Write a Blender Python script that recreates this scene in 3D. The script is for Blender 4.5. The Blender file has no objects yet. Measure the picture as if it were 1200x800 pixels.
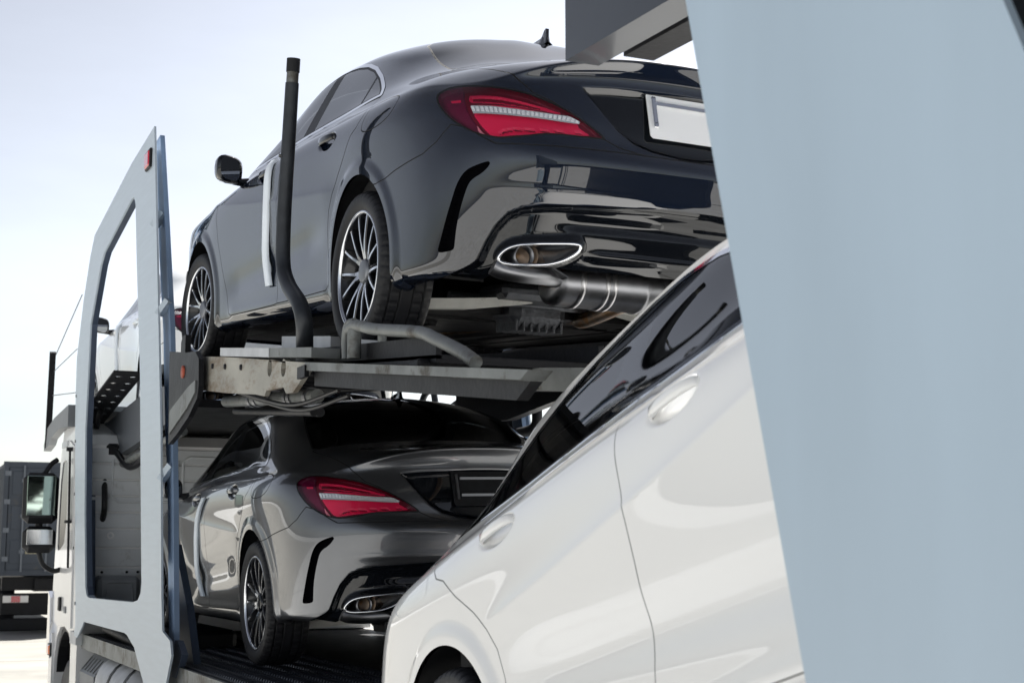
import bpy, bmesh, math, random
import numpy as np
from mathutils import Matrix, Vector
random.seed(7)
R = math.radians
SC = bpy.context.scene
COL = SC.collection
PI = math.pi

# ------------------------------------------------------------------ camera, sky, sun, exposure
cam_d = bpy.data.cameras.new('camera')
cam = bpy.data.objects.new('camera', cam_d); COL.objects.link(cam)
cam_d.sensor_width = 36; cam_d.lens = 52.35
cam_d.clip_start = .05; cam_d.clip_end = 4000
cam.location = (0, 0, 1.6); cam.rotation_euler = (R(90 + 7.885), 0, R(-24.3))
cam_d.dof.use_dof = True; cam_d.dof.focus_distance = 6.3; cam_d.dof.aperture_fstop = 7.0
SC.camera = cam
W = bpy.data.worlds.new('World'); SC.world = W; W.use_nodes = True
SUN_EL, SUN_AZ = 50.0, 46.0         # azimuth from truck forward (+Y), clockwise positive
SKY_STRENGTH = .05
wn = W.node_tree; bg = wn.nodes['Background']
sky = wn.nodes.new('ShaderNodeTexSky'); sky.sky_type = 'NISHITA'; sky.sun_disc = False
sky.sun_elevation = R(SUN_EL); sky.sun_rotation = R(SUN_AZ)
sky.air_density = 1.0; sky.dust_density = 1.0; sky.ozone_density = 1.0; sky.altitude = 0
hs = wn.nodes.new('ShaderNodeHueSaturation'); hs.inputs['Saturation'].default_value = .30; hs.inputs['Hue'].default_value = .50; hs.inputs['Value'].default_value = .245
gm = wn.nodes.new('ShaderNodeGamma'); gm.inputs[1].default_value = 1.75
wn.links.new(sky.outputs[0], gm.inputs[0]); wn.links.new(gm.outputs[0], hs.inputs['Color']); # thin uneven haze over the whole sky
wt = wn.nodes.new('ShaderNodeTexCoord'); wm = wn.nodes.new('ShaderNodeMapping'); wm.inputs['Scale'].default_value = (1, 1, 3.5)
wz = wn.nodes.new('ShaderNodeTexNoise'); wz.inputs['Scale'].default_value = 2.6; wz.inputs['Detail'].default_value = 7; wz.inputs['Roughness'].default_value = .55
wr = wn.nodes.new('ShaderNodeMapRange'); wr.inputs[1].default_value = .35; wr.inputs[2].default_value = .7; wr.inputs[3].default_value = .97; wr.inputs[4].default_value = 1.1
wx = wn.nodes.new('ShaderNodeVectorMath'); wx.operation = 'SCALE'
wn.links.new(wt.outputs['Generated'], wm.inputs[0]); wn.links.new(wm.outputs[0], wz.inputs[0]); wn.links.new(wz.outputs[0], wr.inputs[0])
wn.links.new(hs.outputs[0], wx.inputs[0]); wn.links.new(wr.outputs[0], wx.inputs['Scale']); wn.links.new(wx.outputs[0], bg.inputs[0])
bg.inputs[1].default_value = SKY_STRENGTH
sun_d = bpy.data.lights.new('sun', 'SUN'); sun_d.energy = 5.0; sun_d.angle = R(.5); sun_d.color = (1, .97, .92)
sun = bpy.data.objects.new('sun', sun_d); COL.objects.link(sun)
sd = Vector((math.sin(R(SUN_AZ)) * math.cos(R(SUN_EL)), math.cos(R(SUN_AZ)) * math.cos(R(SUN_EL)), math.sin(R(SUN_EL))))
sun.rotation_euler = sd.to_track_quat('Z', 'Y').to_euler()
SC.view_settings.view_transform = 'Standard'; SC.view_settings.look = 'None'
SC.view_settings.exposure = 1.46; SC.view_settings.gamma = 1
SC.render.engine = 'CYCLES'
SC.cycles.max_bounces = 8; SC.cycles.transparent_max_bounces = 16

# ------------------------------------------------------------------ materials
def mat(name, color, rough=.5, metal=0., coat=0., spec=.5, noise=0., nscale=20., bump=0., bscale=80., ior=None, coat_ior=None, coat_rough=.03, dirt=None, dscale=3., dthr=.55, stretch=None):
    m = bpy.data.materials.new(name); m.use_nodes = True
    nt = m.node_tree; b = nt.nodes['Principled BSDF']
    b.inputs['Base Color'].default_value = (*color, 1); b.inputs['Roughness'].default_value = rough
    b.inputs['Metallic'].default_value = metal; b.inputs['Specular IOR Level'].default_value = spec
    b.inputs['Coat Weight'].default_value = coat; b.inputs['Coat Roughness'].default_value = coat_rough
    if ior: b.inputs['IOR'].default_value = ior
    if coat_ior: b.inputs['Coat IOR'].default_value = coat_ior
    tc = nt.nodes.new('ShaderNodeTexCoord')
    vec = tc.outputs['Object']
    if stretch:
        mp = nt.nodes.new('ShaderNodeMapping'); mp.inputs['Scale'].default_value = stretch
        nt.links.new(vec, mp.inputs[0]); vec = mp.outputs[0]
    col = None
    if noise:
        n = nt.nodes.new('ShaderNodeTexNoise'); n.inputs['Scale'].default_value = nscale; n.inputs['Detail'].default_value = 6
        nt.links.new(vec, n.inputs[0])
        r = nt.nodes.new('ShaderNodeValToRGB'); r.color_ramp.elements[0].position = .3; r.color_ramp.elements[1].position = .7
        r.color_ramp.elements[0].color = (*[c * (1 - noise) for c in color], 1); r.color_ramp.elements[1].color = (*[min(1, c * (1 + noise)) for c in color], 1)
        nt.links.new(n.outputs[0], r.inputs[0]); col = r.outputs[0]
        mr = nt.nodes.new('ShaderNodeMapRange'); mr.inputs[3].default_value = max(0, rough - .12 * noise * 2); mr.inputs[4].default_value = min(1, rough + .12 * noise * 2)
        nt.links.new(n.outputs[0], mr.inputs[0]); nt.links.new(mr.outputs[0], b.inputs['Roughness'])
    if dirt:
        n2 = nt.nodes.new('ShaderNodeTexNoise'); n2.inputs['Scale'].default_value = dscale; n2.inputs['Detail'].default_value = 8; n2.inputs['Roughness'].default_value = .7
        nt.links.new(vec, n2.inputs[0])
        r2 = nt.nodes.new('ShaderNodeValToRGB'); r2.color_ramp.elements[0].position = dthr; r2.color_ramp.elements[1].position = min(1, dthr + .12)
        nt.links.new(n2.outputs[0], r2.inputs[0])
        mx = nt.nodes.new('ShaderNodeMix'); mx.data_type = 'RGBA'
        if col: nt.links.new(col, mx.inputs[6])
        else: mx.inputs[6].default_value = (*color, 1)
        mx.inputs[7].default_value = (*dirt, 1); nt.links.new(r2.outputs[0], mx.inputs[0]); col = mx.outputs[2]
    if col: nt.links.new(col, b.inputs['Base Color'])
    if bump:
        n3 = nt.nodes.new('ShaderNodeTexNoise'); n3.inputs['Scale'].default_value = bscale; n3.inputs['Detail'].default_value = 4
        nt.links.new(vec, n3.inputs[0])
        bp = nt.nodes.new('ShaderNodeBump'); bp.inputs['Strength'].default_value = bump; bp.inputs['Distance'].default_value = .01
        nt.links.new(n3.outputs[0], bp.inputs['Height']); nt.links.new(bp.outputs[0], b.inputs['Normal'])
    return m
def glass_mat(name, tint, refl_ior=1.55, rough=.0):
    # thin sheet: tinted see-through plus fresnel mirror
    m = bpy.data.materials.new(name); m.use_nodes = True; nt = m.node_tree; nt.nodes.clear()
    out = nt.nodes.new('ShaderNodeOutputMaterial'); mix = nt.nodes.new('ShaderNodeMixShader'); fr = nt.nodes.new('ShaderNodeFresnel')
    tr = nt.nodes.new('ShaderNodeBsdfTransparent'); gl = nt.nodes.new('ShaderNodeBsdfGlossy')
    tr.inputs[0].default_value = (*tint, 1); gl.inputs['Roughness'].default_value = rough; fr.inputs[0].default_value = refl_ior
    nt.links.new(fr.outputs[0], mix.inputs[0]); nt.links.new(tr.outputs[0], mix.inputs[1]); nt.links.new(gl.outputs[0], mix.inputs[2]); nt.links.new(mix.outputs[0], out.inputs[0])
    return m
M = {}
M['paint_black'] = mat('black metallic car paint', (.005, .0085, .018), .4, .15, 1., spec=0., coat_ior=1.8, coat_rough=.012, bump=.004, bscale=400)
M['paint_grey'] = mat('grey metallic car paint', (.115, .12, .13), .3, .85, 1., spec=.2, coat_ior=1.55, coat_rough=.015, bump=.004, bscale=400)
M['paint_white'] = mat('white car paint', (.87, .87, .86), .35, 0., 1., coat_ior=1.5, coat_rough=.015)
M['gap'] = mat('panel gap', (.006, .006, .007), .8)
M['glass'] = glass_mat('tinted car glass', (.22, .25, .28), 2.0)
M['glass_dark'] = glass_mat('privacy glass', (.045, .05, .055))
M['gap_overexposed'] = mat('overexposed panel gap', (.42, .42, .42), .8)  # gap colour lightened to imitate overexposure on the white car
M['black_vent'] = mat('black vent', (.003, .003, .004), .8, spec=0.)
M['chrome'] = mat('chrome', (.82, .83, .85), .08, 1.)
M['polished'] = mat('machined alloy', (.74, .75, .78), .2, 1., noise=.05, nscale=60)
M['alloy_dark'] = mat('dark alloy', (.012, .013, .016), .3, .3, .6)
M['cap_grey'] = mat('grey hub cap', (.22, .23, .25), .4, .6)
M['black_gloss'] = mat('gloss black trim', (.004, .005, .007), .3, 0., 1., spec=0., coat_ior=1.55, coat_rough=.02)
M['black_matte'] = mat('matte black plastic', (.008, .0085, .010), .5, spec=.3, noise=.3, nscale=30)
M['underbody'] = mat('underbody plastic', (.005, .005, .006), .45, spec=.25, noise=.5, nscale=9, bump=.2, bscale=30)
M['rubber'] = mat('tyre rubber', (.011, .0115, .014), .55, spec=.35, noise=.25, nscale=14, bump=.1, bscale=120)
M['interior'] = mat('dark interior', (.014, .014, .016), .7, noise=.2)
M['steel'] = mat('exhaust steel', (.24, .245, .26), .36, 1., noise=.2, nscale=9, dirt=(.28, .17, .08), dscale=4, dthr=.62)
M['steel_band'] = mat('muffler seam', (.42, .42, .43), .3, 1., noise=.2, nscale=20)
M['steel_hot'] = mat('heat tinted steel', (.36, .27, .2), .33, 1., noise=.3, nscale=16, dirt=(.42, .2, .05), dscale=9, dthr=.5)
M['white_metal'] = mat('pale coated metal', (.6, .6, .56), .45, noise=.1, nscale=14, dirt=(.35, .33, .28), dscale=9, dthr=.6)
M['alu'] = mat('cast aluminium', (.10, .105, .115), .5, .8, noise=.3, nscale=20, bump=.3, bscale=60)
M['plate'] = mat('white plate', (.82, .83, .84), .4)
M['lamp_dark'] = mat('smoked lamp housing', (.15, .016, .075), .35)
M['lamp_red'] = mat('red lamp reflector', (1., .045, .19), .28, 0., .5)
M['lamp_deep'] = mat('deep red lamp chamber', (.16, .006, .03), .35)
M['lamp_silver'] = mat('silver lamp strip', (.85, .87, .9), .22, .5)
M['lamp_grey'] = mat('grey lamp backing', (.42, .43, .46), .3, .5)
M['lamp_pink'] = mat('pale reversing lens', (.9, .75, .70), .25)
M['lens'] = glass_mat('clear red lens', (1., .62, .74), 1.5)
M['tape'] = mat('protective foam strip', (.80, .86, .92), .5, noise=.05, nscale=8)
M['tape_dark'] = mat('dark strip edge', (.03, .04, .06), .5)
M['headlamp'] = mat('headlamp glass', (.5, .52, .55), .1, .2, 1.)
M['mirror_glass'] = mat('mirror glass', (.75, .78, .78), .03, 1.)

# ------------------------------------------------------------------ mesh helpers
class MB:
    """collects simple shapes and links them as one mesh object"""
    def __init__(s): s.v = []; s.f = []; s.sm = []
    def add(s, vs, fs, smooth=False):
        n = len(s.v); s.v += [tuple(map(float, p)) for p in vs]; s.f += [tuple(i + n for i in f) for f in fs]; s.sm += [smooth] * len(fs); return s
    def box(s, c, d, rot=None, bev=0.):
        x, y, z = (k / 2 for k in d)
        if bev:
            b = min(bev, x * .9, y * .9, z * .9); vs = []; 
            for sx in (-1, 1):
                for sy in (-1, 1):
                    for sz in (-1, 1):
                        vs += [(sx * (x - b), sy * (y - b), sz * z), (sx * (x - b), sy * y, sz * (z - b)), (sx * x, sy * (y - b), sz * (z - b))]
            bm = bmesh.new()
            for p in vs: bm.verts.new(p)
            r = bmesh.ops.convex_hull(bm, input=bm.verts[:])
            bm.verts.index_update()
            fs = [tuple(v.index for v in f.verts) for f in bm.faces]; vs = [tuple(v.co) for v in bm.verts]; bm.free()
        else:
            vs = [(i * x, j * y, k * z) for i in (-1, 1) for j in (-1, 1) for k in (-1, 1)]
            fs = [(0, 1, 3, 2), (4, 6, 7, 5), (0, 4, 5, 1), (2, 3, 7, 6), (0, 2, 6, 4), (1, 5, 7, 3)]
        Mx = Matrix(rot).to_3x3() if rot is not None else None
        c = Vector(c); vs = [((Mx @ Vector(p)) if Mx else Vector(p)) + c for p in vs]
        return s.add(vs, fs)
    def bar(s, a, b, w, h, up=(0, 0, 1), bev=0.):
        a, b = Vector(a), Vector(b); y = (b - a); L = y.length; y.normalize(); z = Vector(up); x = y.cross(z).normalized(); z = x.cross(y)
        m = Matrix((x, y, z)).transposed(); return s.box((a + b) / 2, (w, L, h), m, bev)
    def tube(s, pts, r, n=12, cap=True, rs=None):
        pts = [Vector(p) for p in pts]; k = len(pts); rs = rs or [r] * k; vs = []; fs = []
        t0 = (pts[1] - pts[0]).normalized(); u = t0.orthogonal().normalized()
        for i, p in enumerate(pts):
            t = ((pts[min(i + 1, k - 1)] - pts[i]).normalized() + (pts[i] - pts[max(i - 1, 0)]).normalized())
            t = t.normalized() if t.length > 1e-6 else t0
            u = (u - t * u.dot(t)).normalized(); w = t.cross(u)
            vs += [p + (u * math.cos(2 * PI * j / n) + w * math.sin(2 * PI * j / n)) * rs[i] for j in range(n)]
        for i in range(k - 1):
            for j in range(n): fs.append((i * n + j, i * n + (j + 1) % n, (i + 1) * n + (j + 1) % n, (i + 1) * n + j))
        s.add(vs, fs, True)
        if cap: s.add(vs[:n], [tuple(range(n))[::-1]]); s.add(vs[-n:], [tuple(range(n))])
        return s
    def prism(s, poly, axis, a, b):
        """polygon (2d, the two other axes in order) extruded along axis from a to b"""
        n = len(poly); ax = 'xyz'.index(axis)
        def p3(p, t): q = list(p); q.insert(ax, t); return q
        vs = [p3(p, a) for p in poly] + [p3(p, b) for p in poly]
        fs = [tuple(range(n)), tuple(range(2 * n - 1, n - 1, -1))] + [(i, i + n, (i + 1) % n + n, (i + 1) % n) for i in range(n)]
        return s.add(vs, fs)
    def lathe(s, prof, n=48, axis='y', c=(0, 0, 0), smooth=True, close=False):
        """prof: list of (radius, along)"""
        k = len(prof); vs = []; fs = []
        for j in range(n):
            t = 2 * PI * j / n; cs, sn = math.cos(t), math.sin(t)
            for r, a in prof:
                p = {'y': (r * cs, a, r * sn), 'x': (a, r * cs, r * sn), 'z': (r * cs, r * sn, a)}[axis]
                vs.append((p[0] + c[0], p[1] + c[1], p[2] + c[2]))
        for j in range(n):
            j2 = (j + 1) % n
            for i in range(k - 1): fs.append((j * k + i, j * k + i + 1, j2 * k + i + 1, j2 * k + i))
        return s.add(vs, fs, smooth)
    def mesh(s, name):
        me = bpy.data.meshes.new(name); me.from_pydata(s.v, [], s.f)
        bm = bmesh.new(); bm.from_mesh(me); bmesh.ops.recalc_face_normals(bm, faces=bm.faces[:]); bm.to_mesh(me); bm.free()
        me.polygons.foreach_set('use_smooth', s.sm); me.update(); return me
    def build(s, name, m=None, parent=None, smooth_angle=None):
        me = s.mesh(name)
        if m: me.materials.append(m)
        return link(name, me, parent)
def link(name, me, parent=None):
    o = bpy.data.objects.new(name, me); COL.objects.link(o)
    if parent: o.parent = parent
    return o
def empty(name, label, cat, loc=(0, 0, 0), group=None):
    o = bpy.data.objects.new(name, None); COL.objects.link(o); o.location = loc; o.empty_display_size = .2
    return tag(o, label, cat, group)
def tag(o, label, cat, group=None, kind=None):
    if label: o['label'] = label
    if cat: o['category'] = cat
    if group: o['group'] = group
    if kind: o['kind'] = kind
    return o
def struct(o, label=None):
    o['kind'] = 'structure'
    if label: o['label'] = label
    return o
def arc(c, r, a0, a1, n):
    return [(c[0] + r * math.cos(R(a0 + (a1 - a0) * i / n)), c[1] + r * math.sin(R(a0 + (a1 - a0) * i / n))) for i in range(n + 1)]
def smooth_path(pts, n=6):
    """Catmull-Rom through 3d points"""
    P = [Vector(p) for p in pts]; P = [2 * P[0] - P[1]] + P + [2 * P[-1] - P[-2]]; out = []
    for i in range(1, len(P) - 2):
        for k in range(n):
            t = k / n; a, b, c, d = P[i - 1:i + 3]
            out.append(.5 * ((2 * b) + (c - a) * t + (2 * a - 5 * b + 4 * c - d) * t * t + (3 * b - 3 * c + d - a) * t ** 3))
    return out + [P[-2]]
# ---- car body control net (car axes: x forward from rear axle, y left, z up) ----
SEC={ -1.02:[(0,1.055),(.3,1.048),(.5,1.015),(.62,.975),(.70,.945),(.8,.90)],
 -.85:[(0,1.072),(.3,1.065),(.5,1.043),(.62,1.010),(.74,.970),(.80,.935),(.86,.87)],
 -.65:[(0,1.092),(.3,1.087),(.5,1.068),(.64,1.035),(.75,.993),(.82,.95),(.87,.88)],
 -.42:[(0,1.165),(.3,1.155),(.5,1.118),(.62,1.082),(.72,1.04),(.80,1.0),(.85,.955),(.89,.89)],
 -.2:[(0,1.265),(.3,1.25),(.5,1.20),(.60,1.155),(.68,1.11),(.77,1.052),(.83,1.005),(.87,.955),(.9,.9)],
 0:[(0,1.352),(.3,1.335),(.5,1.28),(.6,1.23),(.68,1.168),(.75,1.105),(.80,1.05),(.845,.997),(.875,.955),(.9,.9)],
 .25:[(0,1.415),(.3,1.40),(.5,1.36),(.6,1.315),(.68,1.24),(.75,1.14),(.80,1.045),(.84,.985),(.87,.945),(.9,.88)],
 .5:[(0,1.438),(.3,1.426),(.5,1.387),(.6,1.345),(.665,1.29),(.72,1.20),(.77,1.10),(.812,1.02),(.84,.98),(.87,.94),(.9,.88)],
 .95:[(0,1.450),(.37,1.432),(.52,1.405),(.605,1.37),(.655,1.32),(.72,1.20),(.772,1.10),(.812,1.02),(.842,.985),(.87,.94),(.9,.88)],
 1.45:[(0,1.440),(.37,1.42),(.53,1.385),(.615,1.345),(.66,1.30),(.72,1.20),(.772,1.10),(.815,1.0),(.845,.965),(.87,.93),(.9,.88)],
 1.7:[(0,1.36),(.37,1.34),(.55,1.30),(.63,1.265),(.68,1.225),(.73,1.16),(.78,1.08),(.825,.985),(.85,.95),(.87,.92),(.9,.88)],
 1.95:[(0,1.235),(.37,1.21),(.6,1.15),(.70,1.10),(.76,1.055),(.80,1.01),(.84,.955),(.865,.92),(.9,.86)],
 2.2:[(0,1.10),(.37,1.08),(.6,1.03),(.72,.985),(.80,.935),(.85,.89),(.9,.82)],
 2.4:[(0,1.0),(.4,.985),(.6,.965),(.74,.925),(.82,.88),(.88,.80)],
 2.85:[(0,.94),(.4,.93),(.6,.905),(.74,.865),(.83,.80),(.88,.7)],
 3.2:[(0,.875),(.4,.86),(.6,.825),(.72,.78),(.8,.7)],
 3.6:[(0,.72),(.4,.70),(.6,.65),(.7,.58)]}
SX=sorted(SEC)
def h(x,y):
    vals=[np.interp(y,*zip(*SEC[s])) for s in SX]
    i=min(max(np.searchsorted(SX,x)-1,0),len(SX)-2)
    t=(x-SX[i])/(SX[i+1]-SX[i])
    return vals[i]*(1-t)+vals[i+1]*t
NL=12
def net():
    # lower rows at side stations: z list, y list
    zs=[.19,.215,.30,.42,.56,.68,.77,.84,.895,.935,.965,.99]
    ys=[.775,.835,.852,.860,.871,.880,.885,.888,.886,.877,.862,.840]
    S=[]
    def side(x,dz,dy,top):
        # dz: offsets of bottom rows; top: z at row 11
        rows=[]
        for k in range(NL):
            z=zs[k]+dz*(1-k/(NL-1))**2; 
            z=z+(top-.99)*(k/(NL-1))**1.5
            rows.append((x,ys[k]+dy[0]*(1-k/(NL-1))+dy[1]*(k/(NL-1)),z))
        return rows
    # rear stations
    R={
    'y':[[0,.30,.52,.68,.78],[0,.3,.54,.72,.815],[0,.3,.55,.73,.825],[0,.3,.55,.735,.835],[0,.3,.55,.74,.842],[0,.3,.55,.74,.843],[0,.3,.55,.735,.838],[0,.3,.55,.73,.832],[0,.3,.55,.722,.822],[0,.3,.55,.712,.81],[0,.3,.548,.703,.798],[0,.3,.545,.692,.785]],
    'x':[[-.90,-.89,-.86,-.78,-.62],[-.945,-.935,-.90,-.82,-.64],[-.99,-.98,-.94,-.84,-.655],[-1.02,-1.01,-.965,-.86,-.67],[-1.05,-1.037,-.985,-.87,-.68],[-1.064,-1.050,-.995,-.872,-.68],[-1.036,-1.021,-.968,-.855,-.67],[-1.028,-1.010,-.95,-.838,-.655],[-1.005,-.985,-.925,-.815,-.635],[-.992,-.972,-.905,-.79,-.615],[-1.012,-.988,-.912,-.775,-.60],[-1.003,-.98,-.895,-.755,-.585]],
    'z':[[.20,.20,.205,.22,.24],[.225,.225,.23,.25,.26],[.31,.31,.31,.32,.32],[.43]*5,[.56,.56,.56,.56,.56],[.662,.664,.67,.68,.68],[.715,.72,.735,.76,.77],[.79,.795,.81,.83,.845],[.90,.90,.893,.885,.895],[.985,.978,.95,.92,.93],[1.037,1.027,.985,.945,.95],[1.056,1.048,1.005,.962,.968]]}
    st=[]
    for u in range(5): st.append([(R['x'][k][u],R['y'][k][u],R['z'][k][u]) for k in range(NL)])
    st.append(side(-.42,.045,(.012,-.002),.972))
    st.append(side(0,.02,(.014,.012),.978))
    st.append(side(.45,.0,(.0,.004),.985))
    st.append(side(.95,0,(0,0),.985))
    st.append(side(1.45,0,(0,0),.968))
    st.append(side(1.95,0,(0,.003),.935))
    st.append(side(2.4,.0,(.012,-.002),.885))
    st.append(side(2.85,.01,(.015,-.02),.83))
    st.append(side(3.2,.02,(-.03,-.07),.76))
    F={'x':[3.44,3.58,3.62],'y':[.68,.38,0]}
    for i in range(3):
        zt=[.68,.72,.735][i]
        st.append([(F['x'][i]-.10*abs(k/(NL-1)-.45)**1.5,F['y'][i],.20+(zt-.20)*(k/(NL-1))) for k in range(NL)])
    S=np.array(st)  # u,k,3
    # upper rows
    nu=len(S); up=np.zeros((nu,7,3))
    sk=[.08,.2,.34,.5,.68,.86,1.0]
    yf=np.array([.965,.915,.855,.79,.70,.42,0.])
    polex=[.35,.35,.35,.37,.40,.46,.55,.75,.98,1.40,1.85,2.3,2.75,3.0,3.15,3.15,3.15]
    for u in range(nu):
        x0,y0,_=S[u,-1]
        for j in range(7):
            if u<=4 or u>=13: s=sk[j]; y=y0*(1-s)
            else:
                y=y0*yf[j]; s=(1-yf[j])
                if u==5: y=y0*(1-sk[j])*.5+y*.5; s=(sk[j]+s)/2
            x=x0+(polex[u]-x0)*s
            up[u,j]=(x,y,h(x,y))
    return np.concatenate([S,up],1)
def _b3(u): return (1 - u) ** 3 / 6, (3 * u ** 3 - 6 * u ** 2 + 4) / 6, (-3 * u ** 3 + 3 * u ** 2 + 3 * u + 1) / 6, u ** 3 / 6
FL = np.array([1., -1., 1.])
def body_eval(C, nu, nv):
    A = np.concatenate([C[1:2] * FL, C, C[-2:-1] * FL], 0); N = len(C)
    t = np.linspace(0, N - 1, (N - 1) * nu + 1); i = np.minimum(t.astype(int), N - 2); b = _b3((t - i)[:, None, None])
    P = b[0] * A[i] + b[1] * A[i + 1] + b[2] * A[i + 2] + b[3] * A[i + 3]
    V = P.shape[1]; B = np.concatenate([2 * P[:, :1] - P[:, 1:2], P, P[:, -2:-1] * FL], 1)
    t = np.linspace(0, V - 1, (V - 1) * nv + 1); i = np.minimum(t.astype(int), V - 2); b = _b3((t - i)[None, :, None])
    return b[0] * B[:, i] + b[1] * B[:, i + 1] + b[2] * B[:, i + 2] + b[3] * B[:, i + 3]
def body_surface(nu, nv):
    C = net(); Q = C.copy()
    for _ in range(2):
        P = body_eval(Q, nu, nv)[::nu, ::nv]; Q = Q + .9 * (C - P)
        Q[0, :, 1] = 0; Q[-1, :, 1] = 0; Q[:, -1, 1] = 0
    return body_eval(Q, nu, nv)
def sdist(p, poly):
    """signed distance of 2d points to a closed polygon, negative inside"""
    poly = np.asarray(poly, float); a = poly; b = np.roll(poly, -1, 0)
    best = np.full(len(p), 1e9); ins = np.zeros(len(p), bool)
    for (ax, ay), (bx, by) in zip(a, b):
        dx, dy = bx - ax, by - ay; L = dx * dx + dy * dy + 1e-15
        t = np.clip(((p[:, 0] - ax) * dx + (p[:, 1] - ay) * dy) / L, 0, 1)
        best = np.minimum(best, np.hypot(p[:, 0] - ax - t * dx, p[:, 1] - ay - t * dy))
        c = ((ay > p[:, 1]) != (by > p[:, 1]))
        if dy != 0: ins ^= c & (p[:, 0] < (bx - ax) * (p[:, 1] - ay) / dy + ax)
    return np.where(ins, -best, best)
def rnd(poly, k=2):
    """round a polygon's corners by corner cutting"""
    P = np.asarray(poly, float)
    for _ in range(k):
        Q = np.roll(P, -1, 0); P = np.stack([.75 * P + .25 * Q, .25 * P + .75 * Q], 1).reshape(-1, 2)
    return P
RQX = np.array([-.41891, -.90803, 0]); RQT = np.array([-.15588, .07192, .98515])     # the view square on to the rear corner
PROJ = {'xz': lambda P: P[:, [0, 2]], 'yz': lambda P: P[:, [1, 2]], 'xy': lambda P: P[:, [0, 1]], 'rq': lambda P: np.stack([P @ RQX, P @ RQT], 1)}
def sstep(a, b, x):
    t = np.clip((x - a) / (b - a), 0, 1); return t * t * (3 - 2 * t)
def sym(pts): return list(pts) + [(x, -y) for x, y in reversed(pts)]
def symy(pts): return list(pts) + [(-y, z) for y, z in reversed(pts)]
# ---- outlines on the car body, in car axes ----
WIN_STD = [(-.005, 1.026), (.083, 1.083), (.244, 1.168), (.416, 1.243), (.58, 1.294), (.757, 1.330), (.90, 1.350), (1.06, 1.360), (1.22, 1.356), (1.404, 1.330), (1.60, 1.265), (1.74, 1.200), (1.86, 1.130), (1.96, 1.055), (2.03, .992), (1.86, .985), (1.60, .997), (1.36, 1.006), (1.10, 1.018), (.69, 1.026), (.28, 1.026)]
WIN_LOW = [(x, z if z < 1.03 else 1.026 + (z - 1.026) * .90) for x, z in WIN_STD]
BPIL = [(.925, 1.0), (1.10, 1.0), (1.115, 1.40), (.995, 1.40)]
QDIV = [(.255, 1.0), (.283, 1.0), (.345, 1.25), (.317, 1.25)]
MIRF = [(1.90, .95), (2.1, .95), (2.1, 1.1), (1.985, 1.1)]
DOOR_R = [(-.02, 1.016), (-.004, .985), (-.012, .93), (.03, .89), (.09, .868), (.173, .80), (.273, .732), (.352, .665), (.405, .60), (.428, .52), (.425, .40), (.418, .30), (.46, .272), (1.1, .262), (1.19, .262), (1.205, .40), (1.195, .60), (1.180, .75), (1.162, .87), (1.158, .94), (1.166, 1.013), (1.10, 1.0155), (.69, 1.0235), (.28, 1.0235)]
DOOR_F = [(1.166, 1.013), (1.158, .94), (1.162, .87), (1.180, .75), (1.195, .60), (1.205, .40), (1.19, .262), (1.25, .258), (2.04, .250), (2.09, .262), (2.13, .36), (2.22, .52), (2.29, .66), (2.32, .78), (2.29, .86), (2.18, .925), (2.04, .978), (1.86, .9825), (1.60, .9945), (1.36, 1.0035)]
FLAP = rnd([(-.375, .962), (-.372, .892), (-.287, .855), (-.143, .846), (-.05, .858), (-.045, .89), (-.06, .930), (-.062, .972)], 2)
BUMP = [(-.12, .635), (-.233, .630), (-.382, .658), (-.536, .68), (-.612, .692), (-.683, .727), (-.738, .785), (-.80, .77), (-.9, .704), (-2, .700), (-2, -.2), (-.30, -.2)]
TRUNK = symy([(0, .693), (.12, .696), (.21, .706), (.285, .722), (.335, .745), (.42, .81), (.52, .872), (.574, .897), (.599, .928), (.626, .958), (.640, .985), (.655, 1.02), (.67, 1.06), (.68, 1.2)][1:])
RGLASS = [(.31, 0), (.305, .25), (.28, .42), (.235, .515), (.16, .567), (.015, .600), (-.112, .622), (-.233, .642), (-.33, .660), (-.385, .650), (-.455, .56), (-.525, .40), (-.565, .2), (-.575, 0)]
RGLASS = RGLASS + [(x, -y) for x, y in RGLASS[-2:0:-1]]
WSCREEN = [(1.37, 0), (1.385, .30), (1.42, .50), (1.52, .585), (1.70, .645), (1.90, .70), (2.03, .735), (2.12, .715), (2.27, .45), (2.33, .2), (2.345, 0)]
WSCREEN = WSCREEN + [(x, -y) for x, y in WSCREEN[-2:0:-1]]
LICREC = symy([(.047, .709), (.155, .721), (.228, .742), (.289, .784), (.336, .839), (.372, .885), (.412, .930), (.30, .938), (.05, .945)])
LAMP = rnd([(-.488, 1.048), (-.471, 1.065), (-.431, 1.083), (-.361, 1.089), (-.264, 1.084), (-.177, 1.070), (-.129, 1.056), (-.043, 1.025), (.035, .982), (.094, .942), (.119, .920), (.105, .9195), (.037, .923), (-.039, .927), (-.095, .927), (-.17, .915), (-.245, .905), (-.302, .910), (-.36, .927), (-.421, .960), (-.458, .992), (-.48, 1.02)], 1)
VENT = rnd([(-.275, .826), (-.306, .817), (-.334, .805), (-.357, .793), (-.378, .771), (-.396, .734), (-.41, .682), (-.424, .629), (-.437, .571), (-.449, .517), (-.453, .498), (-.444, .493), (-.406, .503), (-.392, .511), (-.391, .536), (-.387, .593), (-.377, .651), (-.364, .703), (-.352, .742), (-.333, .763), (-.310, .777), (-.284, .803)], 1)
INS = symy([(0.0, .0), (.86, .0), (.80, .24), (.745, .285), (.732, .30), (.716, .363), (.695, .419), (.66, .466), (.612, .487), (.544, .499), (.452, .503), (.254, .513), (.1, .522)][1:])
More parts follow.
